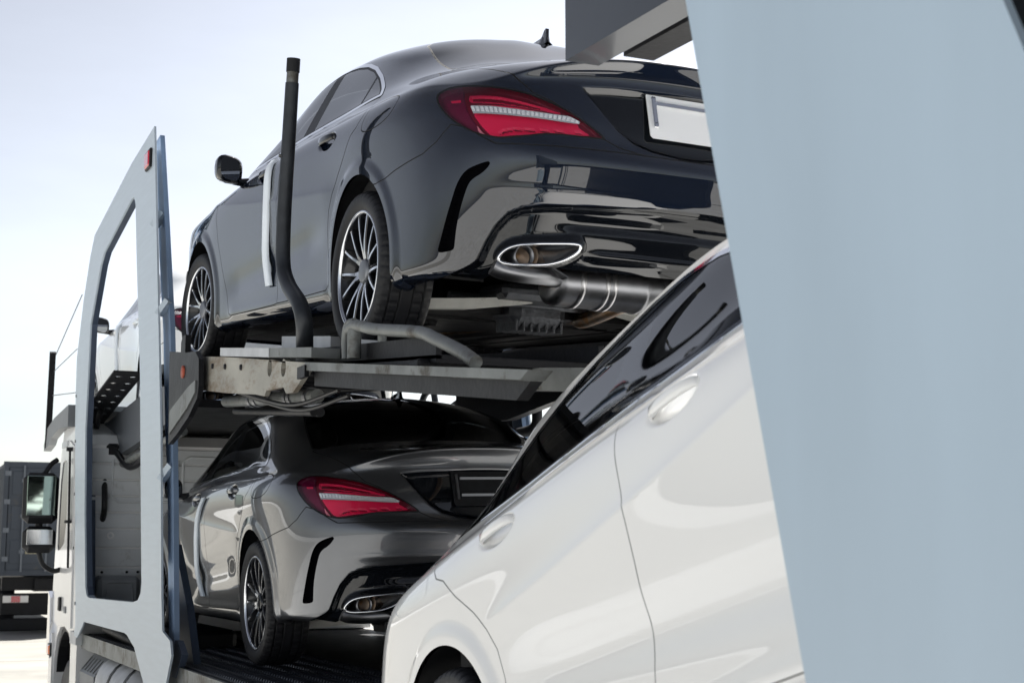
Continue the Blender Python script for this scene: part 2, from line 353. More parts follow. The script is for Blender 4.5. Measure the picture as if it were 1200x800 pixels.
TIP = rnd([(-.235, .481), (-.232, .500), (-.207, .525), (-.17, .539), (-.105, .546), (-.02, .550), (.027, .551), (.050, .546), (.043, .526), (.011, .503), (-.026, .486), (-.073, .475), (-.139, .472), (-.204, .471)], 2)
ARCH_R, ARCH_F, ARCH_RAD = (0, .332), (2.699, .332), .362
def archpoly(c, r): return [(c[0] + r * math.cos(R(a)), c[1] + r * math.sin(R(a))) for a in range(-30, 211, 5)] + [(c[0] - r * .88, -.5), (c[0] + r * .88, -.5)]
HLAMP = rnd([(2.95, .80), (3.2, .80), (3.7, .72), (3.7, .58), (3.35, .60), (3.12, .66)], 2)
HANDLES = [(.455, .905), (1.435, .897)]

def shape_body(nu=40, nv=12, upright=False):
    P = body_surface(nu, nv)
    if upright:    # taller sides to the roof
        zz = P[..., 2]; yy = P[..., 1]; k = sstep(1.06, 1.32, zz) * sstep(.25, .55, yy); P = P.copy(); P[..., 1] = yy + .022 * k; P[..., 2] = zz + .018 * sstep(1.06, 1.34, zz)
    def normals(P):
        du = np.gradient(P, axis=0); dv = np.gradient(P, axis=1)
        n = np.cross(du, dv); l = np.linalg.norm(n, axis=2, keepdims=True); n = n / np.maximum(l, 1e-12)
        n[0, :, 1] = 0; n[-1, :, 1] = 0
        n[:, -1] = n[:, -2]; n[:, -1, 1] = 0
        return n / np.maximum(np.linalg.norm(n, axis=2, keepdims=True), 1e-12)
    N = normals(P)
    if N[P.shape[0] // 2, P.shape[1] // 3, 1] < 0: N = -N; flip = True
    else: flip = False
    sh = P.shape; p = P.reshape(-1, 3); n = N.reshape(-1, 3); x, y, z = p.T; d = np.zeros(len(p))
    side = (y > .5)
    # wheel-arch lips
    for c in (ARCH_R, ARCH_F):
        r = np.hypot(x - c[0], z - c[1])
        d += np.where(side, .011 * (1 - sstep(ARCH_RAD + .022, ARCH_RAD + .075, r)), 0)
    # flank creases: the falling upper line and the rising line above the sill
    def crease(zl, w, amp, x0, x1, fade=.25):
        e = sstep(x0, x0 + fade, x) * (1 - sstep(x1 - fade, x1, x)); t = z - zl
        return np.where(side, e * amp * np.where(t > 0, np.exp(-t / (w * .22)) * 1., np.exp(t / w)), 0)
    d += crease(.685 + .065 * (x - .4) + .012 * (x - .4) ** 2, .11, .008, .25, 2.6)
    s = .39 + .07 * (2.2 - x)
    d -= np.where(side, .012 * np.exp(-((z - s) / .065) ** 2) * sstep(.40, .75, x) * (1 - sstep(1.9, 2.25, x)), 0)
    d += np.where(side, .006 * np.exp(-((z - .262) / .03) ** 2) * sstep(.40, .5, x) * (1 - sstep(2.0, 2.15, x)), 0)
    # haunch over the rear wheel
    d += np.where(side, .010 * np.exp(-((x + .12) / .42) ** 2 - ((z - .83) / .10) ** 2), 0)
    # handle cups
    for hx, hz in HANDLES:
        q = ((x - hx) / .118) ** 2 + ((z - .018 * (x - hx) / .1 * 0 - hz) / .042) ** 2
        d -= np.where(side, .017 * (1 - sstep(.35, 1.0, q)), 0)
    # rear recesses
    rear = x < -.6
    f = sdist(p[:, [1, 2]], LICREC); d -= np.where(rear, .020 * (1 - sstep(-.016, .004, f)), 0)
    f = sdist(p[:, [1, 2]], INS)
    d -= np.where(rear, .022 * (1 - sstep(-.022, -.002, f)), 0)
    # raised lip round the tail pipe and ledges of the insert
    f = sdist(PROJ['rq'](p), TIP); d += np.where(rear & (y > .3), .020 * (1 - sstep(.004, .03, f)), 0)
    d -= np.where(rear, .016 * np.exp(-((z - .44) / .022) ** 2) * (1 - sstep(.40, .52, y)), 0)
    d += np.where(rear, .012 * np.exp(-((z - .335) / .012) ** 2) * (1 - sstep(.30, .40, y)), 0)
    # bumper skirt crease
    d += np.where(rear & (z < .62), .007 * np.exp(-np.abs(z - .545) / .02) * (1 - sstep(.5, .75, y)), 0)
    p = p + n * d[:, None]; P = p.reshape(sh); P[0, :, 1] = 0; P[-1, :, 1] = 0; P[:, -1, 1] = 0
    N = normals(P); N = -N if flip else N
    nu_, nv_ = sh[:2]; i = np.arange((nu_ - 1) * (nv_ - 1)); a = (i // (nv_ - 1)) * nv_ + i % (nv_ - 1)
    if flip: F = np.concatenate([np.stack([a, a + nv_ + 1, a + nv_], 1), np.stack([a, a + 1, a + nv_ + 1], 1)])
    else: F = np.concatenate([np.stack([a, a + nv_, a + nv_ + 1], 1), np.stack([a, a + nv_ + 1, a + 1], 1)])
    return P.reshape(-1, 3).copy(), N.reshape(-1, 3).copy(), F

class Skin:
    def __init__(s, V, N, F): s.V, s.N, s.F = V, N, F; s.reg = np.zeros(len(F), int); s.names = ['body']
    def rid(s, name):
        if name not in s.names: s.names.append(name)
        return s.names.index(name)
    def slice(s, phi, level):
        f = phi - level; f = np.where(np.abs(f) < 1e-7, 1e-7, f); sg = f > 0
        T = s.F; m = sg[T]; k = m.sum(1); mixed = (k == 1) | (k == 2)
        if not mixed.any(): return phi
        A = T[mixed]; ma = m[mixed]; lone = np.where((ma.sum(1) == 1)[:, None], ma, ~ma); j = lone.argmax(1); r = np.arange(len(A))
        a, b, c = A[r, j], A[r, (j + 1) % 3], A[r, (j + 2) % 3]
        def cut(p, q):
            lo, hi = np.minimum(p, q), np.maximum(p, q); return lo, hi
        e = np.concatenate([np.stack(cut(a, b), 1), np.stack(cut(a, c), 1)])
        ue, inv = np.unique(e, axis=0, return_inverse=True); inv = inv.reshape(-1)
        t = f[ue[:, 0]] / (f[ue[:, 0]] - f[ue[:, 1]]); t = t[:, None]; n0 = len(s.V)
        s.V = np.concatenate([s.V, s.V[ue[:, 0]] * (1 - t) + s.V[ue[:, 1]] * t]); s.N = np.concatenate([s.N, s.N[ue[:, 0]] * (1 - t) + s.N[ue[:, 1]] * t])
        ab = n0 + inv[:len(A)]; ac = n0 + inv[len(A):]; rg = s.reg[mixed]
        s.F = np.concatenate([T[~mixed], np.stack([a, ab, ac], 1), np.stack([ab, b, c], 1), np.stack([ab, c, ac], 1)])
        s.reg = np.concatenate([s.reg[~mixed], rg, rg, rg])
        return np.concatenate([phi, (phi[ue[:, 0]] * (1 - t[:, 0]) + phi[ue[:, 1]] * t[:, 0])])
    def field(s, proj, poly, cond):
        phi = np.full(len(s.V), 1.0); ok = cond(s.V); q = PROJ[proj](s.V); lo = np.min(poly, 0) - .1; hi = np.max(poly, 0) + .1
        ok &= (q >= lo).all(1) & (q <= hi).all(1)
        phi[ok] = sdist(q[ok], poly); return phi
    def region(s, name, proj, poly, cond, gap=0., only=None, extra=None, sink=.006):
        """cut the outline into the skin; inside becomes region `name`, a strip of 2*gap round it a sunken gap"""
        phi = s.field(proj, poly, cond)
        if extra is not None: phi = np.maximum(phi, extra(s.V))
        if gap:
            for lv in (-gap, 0., gap): phi = s.slice(phi, lv)
        else: phi = s.slice(phi, 0.)
        c = phi[s.F].mean(1); ok = np.ones(len(s.F), bool) if only is None else np.isin(s.reg, [s.rid(o) for o in only])
        s.reg[(c < -gap) & ok] = s.rid(name)
        if gap:
            g = (np.abs(c) <= gap) & ok; s.reg[g] = s.rid('gap')
            vm = np.zeros(len(s.V), bool); vm[s.F[g].ravel()] = True; vm &= np.abs(phi) < 1e-5
            s.V[vm] -= s.N[vm] * sink
    def band(s, name, proj, poly, cond, a, b, only=None, out=0.):
        phi = s.field(proj, poly, cond); phi = s.slice(phi, a); phi = s.slice(phi, b)
        c = phi[s.F].mean(1); ok = (c > a) & (c < b)
        if only is not None: ok &= np.isin(s.reg, [s.rid(o) for o in only])
        s.reg[ok] = s.rid(name)
    def take(s, *names):
        ids = [s.names.index(n) for n in names if n in s.names]; m = np.isin(s.reg, ids); F = s.F[m]; r = s.reg[m]
        u, inv = np.unique(F, return_inverse=True); return s.V[u], s.N[u], inv.reshape(-1, 3), [s.names[i] for i in r]
def np_mesh(name, V, N, F, matidx=None, nslots=1):
    me = bpy.data.meshes.new(name); me.vertices.add(len(V)); me.vertices.foreach_set('co', np.ascontiguousarray(V, dtype=np.float32).ravel())
    me.loops.add(len(F) * 3); me.loops.foreach_set('vertex_index', np.ascontiguousarray(F, dtype=np.int32).ravel()); me.polygons.add(len(F))
    me.polygons.foreach_set('loop_start', np.arange(0, len(F) * 3, 3, dtype=np.int32)); me.polygons.foreach_set('loop_total', np.full(len(F), 3, np.int32))
    me.polygons.foreach_set('use_smooth', np.ones(len(F), bool))
    for _ in range(nslots): me.materials.append(None)
    if matidx is not None: me.polygons.foreach_set('material_index', np.ascontiguousarray(matidx, dtype=np.int32))
    me.update(calc_edges=True)
    if N is not None:
        N = N / np.maximum(np.linalg.norm(N, axis=1, keepdims=True), 1e-9)
        me.normals_split_custom_set_from_vertices(N.tolist())
    return me
def mirrored(V, N, F): return V * FL, (None if N is None else N * FL), F[:, ::-1]

def cut_body(upright=False):
    V, N, F = shape_body(upright=upright); WIN = WIN_LOW if upright else WIN_STD; s = Skin(V, N, F)
    side = lambda P: P[:, 1] > .45
    sideu = lambda P: (P[:, 1] > .45) & (P[:, 2] > .9)
    rear = lambda P: P[:, 0] < -.5
    rearc = lambda P: (P[:, 0] < -.45) & (P[:, 1] > .2)
    G = .0024
    s.region('hole', 'xz', archpoly(ARCH_R, ARCH_RAD), side); s.region('hole', 'xz', archpoly(ARCH_F, ARCH_RAD), side)
    s.region('bumper', 'xz', BUMP, lambda P: P[:, 0] < .1, G, only=['body'])
    tx = lambda V: V[:, 0] - (-.575 + .20 * (V[:, 1] / .65) ** 2)
    s.region('trunk_lid', 'yz', TRUNK, lambda P: P[:, 0] < -.3, G, only=['body'], extra=tx)
    s.region('rear_glass', 'xy', RGLASS, lambda P: P[:, 2] > .98, .0035, only=['body', 'trunk_lid'], sink=.004)
    s.region('windscreen', 'xy', WSCREEN, lambda P: P[:, 2] > .9, .004, only=['body'], sink=.004)
    s.region('door_rear', 'xz', DOOR_R, side, G, only=['body']); s.region('door_front', 'xz', DOOR_F, side, G, only=['body'])
    s.region('win', 'xz', WIN, sideu)
    s.band('chrome', 'xz', WIN, sideu, -.012, .0035)
    s.band('seal', 'xz', WIN, sideu, -.022, -.012, only=['win'])
    s.region('pillar', 'xz', BPIL, sideu, only=['win']); s.region('pillar', 'xz', QDIV, sideu, only=['win']); s.region('pillar', 'xz', MIRF, sideu, only=['win'])
    wc = s.V[s.F].mean(1)[:, 0]; w = s.reg == s.rid('win')
    s.reg[w & (wc < .30)] = s.rid('window_quarter'); s.reg[w & (wc >= .30) & (wc < 1.02)] = s.rid('window_rear'); s.reg[w & (wc >= 1.02)] = s.rid('window_front')
    s.region('fuel_flap', 'xz', FLAP, side, G, only=['body'])
    s.region('licence_panel', 'yz', LICREC, lambda P: P[:, 0] < -.7, only=['trunk_lid'])
    s.region('taillight', 'rq', LAMP, rearc, .003, only=['body', 'trunk_lid', 'bumper', 'gap'], sink=.004)
    s.region('bumper_vent', 'rq', VENT, rearc, only=['bumper'])
    phi = s.field('rq', VENT, rearc); phi = s.slice(phi, -.004); s.slice(phi, -.010)
    s.region('diffuser', 'yz', INS, lambda P: P[:, 0] < -.55, only=['bumper'])
    s.region('hole', 'rq', TIP, lambda P: (P[:, 0] < -.6) & (P[:, 1] > .2), only=['diffuser'])
    s.region('hole', 'yz', [(-.1, -.1), (.60, -.1), (.70, .20), (.66, .275), (.50, .288), (-.1, .288)], lambda P: P[:, 0] < -.6, only=['diffuser', 'bumper'])
    s.region('headlight', 'xz', HLAMP, lambda P: (P[:, 1] > .3) & (P[:, 0] > 2.8), G, only=['body'])
    s.region('grille', 'yz', symy([(.42, .36), (.50, .5), (.40, .60), (.2, .64)]), lambda P: P[:, 0] > 3.3, G, only=['body'])
    return s
# ------------------------------------------------------------------ the car: every part as one mesh, shared by all cars
LAMP_ZONES = [
 ('lamp_deep', [(-.398, 1.092), (-.395, 1.048), (-.384, 1.01), (-.366, .979), (-.337, .945), (-.304, .912), (-.25, .85), (.3, .85), (.3, 1.2), (-.398, 1.2)], .026),
 ('lamp_red', [(-.374, 1.063), (-.329, 1.066), (-.265, 1.062), (-.185, 1.046), (-.101, 1.027), (-.032, 1.007), (-.037, 1.003), (-.1, 1.014), (-.184, 1.025), (-.263, 1.034), (-.327, 1.036), (-.37, 1.035), (-.377, 1.049)], .018),
 ('lamp_deep', [(-.365, 1.057), (-.328, 1.059), (-.264, 1.055), (-.185, 1.041), (-.106, 1.024), (-.108, 1.018), (-.185, 1.030), (-.264, 1.040), (-.327, 1.042), (-.364, 1.042)], .026),
 ('lamp_red', [(-.358, 1.019), (-.342, 1.028), (-.263, 1.029), (-.184, 1.022), (-.089, 1.008), (-.047, 1.002), (.022, .978), (.028, .96), (.074, .934), (-.024, .934), (-.128, .931), (-.2, .926), (-.273, .916), (-.294, .923), (-.327, .953), (-.353, .984)], .020),
 ('lamp_deep', [(-.273, .916), (-.242, .938), (-.201, .946), (-.076, .945), (.029, .943), (.061, .937), (.029, .940), (-.076, .940), (-.201, .940), (-.236, .932)], .024),
 ('lamp_red', [(-.446, 1.043), (-.406, 1.047), (-.407, 1.037), (-.442, 1.033)], .020),
 ('lamp_pink', [(-.341, .953), (-.321, .930), (-.301, .915), (-.291, .909), (-.315, .914), (-.334, .930)], .016)]
LAMP_LED = [(-.358, 1.012), (-.288, 1.013), (-.183, 1.005), (-.078, .995), (-.01, .990), (.026, .973), (.023, .966), (-.025, .970), (-.13, .980), (-.234, .986), (-.298, .988), (-.347, .987)]
def rq_lift(V, N):
    """returns a function that puts a point of the rear-corner view on the skin V"""
    q = PROJ['rq'](V)
    def f(s, t, out=0.):
        i = np.argsort((q[:, 0] - s) ** 2 + (q[:, 1] - t) ** 2)[:4]; w = 1 / (1e-6 + (q[i, 0] - s) ** 2 + (q[i, 1] - t) ** 2); w /= w.sum()
        p = (V[i] * w[:, None]).sum(0); n = (N[i] * w[:, None]).sum(0); n /= np.linalg.norm(n)
        dq = np.array([s, t]) - (q[i] * w[:, None]).sum(0); p = p + RQX * dq[0] + RQT * dq[1]
        return p + n * out
    return f
def car_parts(upright=False):
    s = cut_body(upright); parts = []
    def both(names):
        V, N, F, r = s.take(*names); V2, N2, F2 = mirrored(V, N, F)
        return np.concatenate([V, V2]), np.concatenate([N, N2]), np.concatenate([F, F2 + len(V)]), r + r
    def add(name, me, roles, parent=None, **k): parts.append(dict(name=name, me=me, roles=roles, parent=parent, **k)); return len(parts) - 1
    def skin(name, names, roles, parent=None, second=None, **k):
        V, N, F, r = both(names); mi = [1 if q in (second or ()) else 0 for q in r]
        return add(name, np_mesh(name, V, N, F, mi, len(roles)), roles, parent, **k)
    def two(name, V, N, F, mi, roles, parents=(None, None), **k):
        a = add(name, np_mesh(name, V, N, F, mi, len(roles)), roles, parents[0], **k)
        V2, N2, F2 = mirrored(V, N, F)
        b = add(name, np_mesh(name, V2, N2, F2, mi, len(roles)), roles, parents[1], **k); return a, b
    def mb2(name, b, roles, parents=(None, None), **k):
        """a mesh builder shape on the left side and its mirror image on the right"""
        me = b.mesh(name)
        for r in roles: me.materials.append(None)
        a = add(name, me, roles, parents[0], **k)
        c = MB(); c.v = [(x, -y, z) for x, y, z in b.v]; c.f = [f[::-1] for f in b.f]; c.sm = b.sm; m2 = c.mesh(name)
        for r in roles: m2.materials.append(None)
        return a, add(name, m2, roles, parents[1], **k)
    def mb1(name, b, roles, parent=None, **k):
        me = b.mesh(name)
        for r in roles: me.materials.append(None)
        return add(name, me, roles, parent, **k)
    # body with its panel gaps; the right-hand side has no filler flap
    VL, NL_, FL_, rl = s.take('body', 'gap'); VR, NR, FR, rr = s.take('body', 'gap', 'fuel_flap')
    cR = VR[FR].mean(1); flapzone = (cR[:, 0] > -.42) & (cR[:, 0] < -.03) & (cR[:, 2] > .835) & (cR[:, 2] < .985) & (sdist(cR[:, [0, 2]], FLAP) < .004)
    mi = [1 if q == 'gap' else 0 for q in rl] + [1 if (q == 'gap' and not fz) else 0 for q, fz in zip(rr, flapzone)]
    VR, NR, FR = mirrored(VR, NR, FR)
    body = add('body', np_mesh('body', np.concatenate([VL, VR]), np.concatenate([NL_, NR]), np.concatenate([FL_, FR + len(VL)]), mi, 2), ['paint', 'gap'])
    skin('bumper', ['bumper'], ['paint'])
    trunk = skin('trunk_lid', ['trunk_lid'], ['paint'])
    skin('licence_panel', ['licence_panel'], ['black_gloss'], trunk)
    skin('rear_window', ['rear_glass'], ['glass_dark']); skin('windscreen', ['windscreen'], ['glass'])
    skin('diffuser', ['diffuser'], ['black_gloss'])
    skin('grille', ['grille'], ['black_gloss'])
    V, N, F, r = s.take('fuel_flap'); add('fuel_flap', np_mesh('fuel_flap', V, N, F), ['paint'])
    dr = two('door', *s.take('door_rear')[:3], None, ['paint']); df = two('door', *s.take('door_front')[:3], None, ['paint'])
    for n, par in (('window_front', df), ('window_rear', dr), ('window_quarter', dr)):
        two('window', *s.take(n)[:3], None, ['glass' if n == 'window_front' else 'glass'], par)
    V, N, F, r = s.take('chrome'); b_ = two('window_trim', V + N * .002, N, F, None, ['chrome'])
    V, N, F, r = s.take('pillar', 'seal'); two('pillar_cover', V, N, F, None, ['pillar'])
    V, N, F, r = s.take('bumper_vent'); phi = sdist(PROJ['rq'](V), VENT); V = V - N * (.034 * np.clip(-phi / .004, 0, 1))[:, None]
    two('bumper_vent', V, None, F, None, ['black_vent'])
    two('headlight', *s.take('headlight')[:3], None, ['headlamp'])
    # tail lamps: coloured chambers behind a clear lens, with a row of silver elements
    V, N, F, r = s.take('taillight'); lamp = Skin(V.copy(), N.copy(), F.copy()); depth = None
    every = lambda P: np.ones(len(P), bool)
    lamp.reg[:] = lamp.rid('lamp_dark'); dz = {'lamp_dark': .022}
    for zi, (mname, poly, dep) in enumerate(LAMP_ZONES):
        nm = mname + '#%d' % zi; dz[nm] = dep
        phi = lamp.field('rq', poly, every); phi = lamp.slice(phi, .0012); phi = lamp.slice(phi, -.0012)
        c = phi[lamp.F].mean(1); lamp.reg[c < 0] = lamp.rid(nm)
    vd = np.full(len(lamp.V), .022); 
    for i, nm in enumerate(lamp.names):
        m = lamp.reg == i
        if m.any(): vd[np.unique(lamp.F[m])] = dz.get(nm, .022)
    # side walls close the chamber at the outline
    e = np.sort(np.concatenate([lamp.F[:, [0, 1]], lamp.F[:, [1, 2]], lamp.F[:, [2, 0]]]), 1); ue, ct = np.unique(e, axis=0, return_counts=True); rim = np.unique(ue[ct == 1]); vd[rim] = 0.002
    LV = lamp.V - lamp.N * vd[:, None]
    mats = ['lamp_dark', 'lamp_deep', 'lamp_red', 'lamp_pink']
    mi = [mats.index(lamp.names[i].split('#')[0]) for i in lamp.reg]
    tl = two('taillight', LV, None, lamp.F, mi, mats)
    two('lamp_housing', V - N * .05, None, F, None, ['black_matte'], tl)
    two('lens', V + N * .0015, N, F, None, ['lens'], tl)
    lift = rq_lift(V, N); b = MB(); bb = MB()
    top = np.array(LAMP_LED[:6]); bot = np.array(LAMP_LED[:5:-1])
    def along(P, t):
        L = np.r_[0, np.cumsum(np.hypot(*np.diff(P, axis=0).T))]; L /= L[-1]; return np.array([np.interp(t, L, P[:, 0]), np.interp(t, L, P[:, 1])])
    K = 24
    for k in range(K):
        for (ta, tb), dep, hb in (((k / K, (k + .70) / K), .0045, 0.),):
            q = [along(top, ta), along(top, tb), along(bot, tb), along(bot, ta)]; q = [q[0] * .92 + q[3] * .08, q[1] * .92 + q[2] * .08, q[2] * .72 + q[1] * .28, q[3] * .72 + q[0] * .28]
            vs = [lift(*p, dep) for p in q] + [lift(*p, dep - .006) for p in q]
            b.add(vs, [(0, 1, 2, 3), (4, 5, 1, 0), (5, 6, 2, 1), (6, 7, 3, 2), (7, 4, 0, 3)])
    for k in range(24):
        q = [along(top, k / 24), along(top, (k + 1) / 24), along(bot, (k + 1) / 24), along(bot, k / 24)]; cc = sum(q) / 4
        bb.add([lift(*(p + (p - cc) * np.array([0, .12])), .003) for p in q], [(0, 1, 2, 3)])
    ls = mb2('light_strip', bb, ['lamp_grey'], tl)
    b.v = [tuple(p) for p in b.v]; mb2('light_elements', b, ['lamp_silver'], tl)
    # tail pipes: chrome frame, dark tunnel, inner pipe
    V, N, F, r = s.take('diffuser'); lf = rq_lift(V, N); b = MB(); ring = [lf(*p, .004) for p in TIP]; c = np.mean(ring, 0)
    ring2 = [c + (p - c) * 1.0 for p in ring]; b.tube(ring2 + [ring2[0]], .0065, 8, cap=False)
    tip = mb2('tail_pipe', b, ['chrome'])
    b = MB(); n = len(ring); dvec = np.array([.13, -.01, .0]); r2 = [c + (p - c) * .80 + dvec for p in ring]
    b.add(list(ring) + r2, [(i, (i + 1) % n, n + (i + 1) % n, n + i) for i in range(n)] + [tuple(range(n, 2 * n))], True); mb2('pipe_tunnel', b, ['steel_tunnel'], tip)
    b = MB(); pc = c + np.array([.03, .045, -.008]); b.lathe([(.036, 0), (.040, .004), (.040, .09), (.034, .09), (.034, .0), (.036, 0)], 32, 'x', pc); mb2('inner_pipe', b, ['steel'], tip)
    # door handles
    def side_y(x, z):
        P = s.V; m = (P[:, 1] > .5); Q = P[m]; i = np.argsort((Q[:, 0] - x) ** 2 + (Q[:, 2] - z) ** 2)[:3]; return Q[i, 1].mean()
    for (hx, hz), par in ((HANDLES[0], dr), (HANDLES[1], df)):
        b = MB(); y0 = max(side_y(hx - .135, hz), side_y(hx + .135, hz)); pts = []; 
        prof = [(-.108, -.006, .010), (-.104, .004, .0125), (-.085, .014, .0145), (-.04, .020, .0165), (.02, .021, .0165), (.065, .017, .0155), (.096, .008, .0135), (.106, -.004, .011)]
        n = 14; vs = []; fs = []
        for x, y, h_ in prof:
            for j in range(n):
                t = 2 * PI * j / n; vs.append((hx + x, y0 + y - .009 + .0075 * math.cos(t), hz + .006 + h_ * math.sin(t)))
        for i in range(len(prof) - 1):
            for j in range(n): fs.append((i * n + j, i * n + (j + 1) % n, (i + 1) * n + (j + 1) % n, (i + 1) * n + j))
        fs += [tuple(range(n)), tuple(range((len(prof) - 1) * n, len(prof) * n))[::-1]]
        b.add(vs, fs, True); mb2('handle', b, ['handle'], par)
    # mirrors
    b = MB(); n = 20; cx, cy, cz = 1.93, .945, .985; vs = []; fs = []
    sec = [(-.062, .78, .86), (-.055, .96, .97), (-.03, 1.0, 1.0), (.02, .97, .97), (.055, .84, .84), (.085, .6, .6), (.098, .25, .25)]
    for x, wy, wz in sec:
        for j in range(n):
            t = 2 * PI * j / n; e = 2 / 3.2
            yy = .070 * wy * math.copysign(abs(math.cos(t)) ** e, math.cos(t)); zz = .068 * wz * math.copysign(abs(math.sin(t)) ** e, math.sin(t))
            vs.append((cx + x - .02 * yy / .11 * 0 - .25 * (yy), cy + yy, cz + zz + .12 * yy))
    for i in range(len(sec) - 1):
        for j in range(n): fs.append((i * n + j, i * n + (j + 1) % n, (i + 1) * n + (j + 1) % n, (i + 1) * n + j))
    fs.append(tuple(range((len(sec) - 1) * n, len(sec) * n)))
    b.add(vs, fs, True); b.tube([(1.96, .80, .945), (1.96, .86, .935), (1.955, .93, .94)], .022, 10); mir = mb2('mirror', b, ['mirror'])
    b = MB(); b.add([vs[j] for j in range(n)], [tuple(range(n))]); b.v = [(x + .004, y, z) for x, y, z in b.v]; mb2('mirror_glass', b, ['mirror_glass'], mir)
    # roof antenna
    b = MB(); prof = [(.34, .0), (.33, .010), (.29, .016), (.25, .022), (.235, .03), (.215, .055), (.20, .062), (.192, .06), (.19, .03), (.178, .0)]
    zr = lambda x: 1.437 - .075 * max(0, .5 - x) ** 1.3 * 1.4
    vs = []
    for x, hgt in prof: vs += [(x, -.022 * (1 - hgt / .075), zr(x) - .012 + hgt * 0), (x, -.006, zr(x) + hgt), (x, .006, zr(x) + hgt), (x, .022 * (1 - hgt / .075), zr(x) - .012)]
    k = len(prof); b.add(vs, [(i * 4 + j, i * 4 + j + 1, i * 4 + j + 5, i * 4 + j + 4) for i in range(k - 1) for j in range(3)], True); mb1('antenna', b, ['black_gloss'])
    # wheels
    tyre = MB(); RT = .318; NS = 144
    prof = [(.232, .085), (.236, .098), (.262, .109), (.288, .112), (.304, .106), (.3125, .092)]
    for gy in (.068, .026, -.026, -.068): prof += [(RT, gy + .0075), (RT, gy + .005), (RT - .009, gy + .0035), (RT - .009, gy - .0035), (RT, gy - .005), (RT, gy - .0075)]
    prof += [(.3125, -.092), (.304, -.106), (.288, -.112), (.262, -.109), (.236, -.098), (.232, -.085)]
    vs = []; fs = []; k = len(prof)
    for j in range(NS * 2):
        t = 2 * PI * j / (NS * 2)
        for i, (r_, a) in enumerate(prof):
            rr_ = r_
            if abs(a) > .074 and r_ > .30 and j % 6 == 0: rr_ -= .006
            if abs(a) <= .064 and abs(a) > .030 and r_ > .315 and (j + 3) % 6 == 0: rr_ -= .006
            tt = t + (.010 if a > 0 else -.010) * abs(a) / .1
            vs.append((rr_ * math.cos(tt), a, rr_ * math.sin(tt)))
    n = NS * 2
    for j in range(n):
        for i in range(k - 1): fs.append((j * k + i, j * k + i + 1, ((j + 1) % n) * k + i + 1, ((j + 1) % n) * k + i))
    tyre.add(vs, fs, True)
    # rim: machined lip (rim_lip), dark barrel and fourteen paired spokes
    barrel = MB().lathe([(.225, .092), (.222, .070), (.205, .04), (.20, -.08), (.222, -.09)], 72)
    lip = MB().lathe([(.2385, .088), (.2405, .097), (.238, .1015), (.231, .1015), (.227, .096), (.225, .088)], 96)
    spk = MB(); face = MB()
    for k7 in range(7):
        for sgn in (-1, 1):
            a0 = 2 * PI * k7 / 7 + PI / 2; pts = []
            for r_, off, y, w in ((.050, .085, .070, .015), (.085, .105, .079, .0100), (.125, .185, .085, .0075), (.17, .215, .088, .0066), (.21, .223, .089, .0070), (.229, .224, .088, .011)):
                t = a0 + sgn * off * (1. if r_ > .1 else 1.2); pts.append((r_, t, y, w))
            vs = []; fv = []
            for r_, t, y, w in pts:
                cx_, cz_ = r_ * math.cos(t), r_ * math.sin(t); tx, tz = -math.sin(t), math.cos(t)
                for q, dy, ws in ((-1, 0, .72), (-1, -.004, 1), (-1, -.030, 1.0), (1, -.030, 1.0), (1, -.004, 1), (1, 0, .72)): vs.append((cx_ + tx * w * q * ws, y + dy, cz_ + tz * w * q * ws))
                for q in (-.66, .66): fv.append((cx_ + tx * w * q, y + .0012, cz_ + tz * w * q))
            m_ = len(pts)
            spk.add(vs, [(i * 6 + j, i * 6 + (j + 1) % 6, (i + 1) * 6 + (j + 1) % 6, (i + 1) * 6 + j) for i in range(m_ - 1) for j in range(6)])
            face.add(fv, [(i * 2, i * 2 + 1, i * 2 + 3, i * 2 + 2) for i in range(m_ - 1)])
    hub = MB().lathe([(.0, .058), (.066, .058), (.072, .052), (.074, .03), (.06, -.02)], 40)
    for q in range(5):
        t = 2 * PI * q / 5 + .3; hub.lathe([(.0, .066), (.0095, .066), (.0105, .055)], 12, 'y', (.054 * math.cos(t), 0, .054 * math.sin(t)))
    cap = MB().lathe([(0, .0815), (.038, .0815), (.0465, .078), (.049, .070), (.049, .05)], 40)
    disc = MB().lathe([(.07, -.02), (.155, -.02), (.155, -.044), (.07, -.044)], 48)
    cal = MB(); ca = arc((0, 0), .168, 150, 215, 10) + arc((0, 0), .105, 215, 150, 10); cal.prism([(x, z) for x, z in ca], 'y', -.065, .005)
    shared = {}
    def wmesh(nm, b):
        if nm not in shared:
            me = b.mesh(nm); me.materials.append(None); shared[nm] = me
        return shared[nm]
    sb = MB(); sb.v, sb.f, sb.sm = spk.v, spk.f, spk.sm
    rimb = MB(); rimb.add(barrel.v, barrel.f, True); rimb.add(hub.v, hub.f, True)
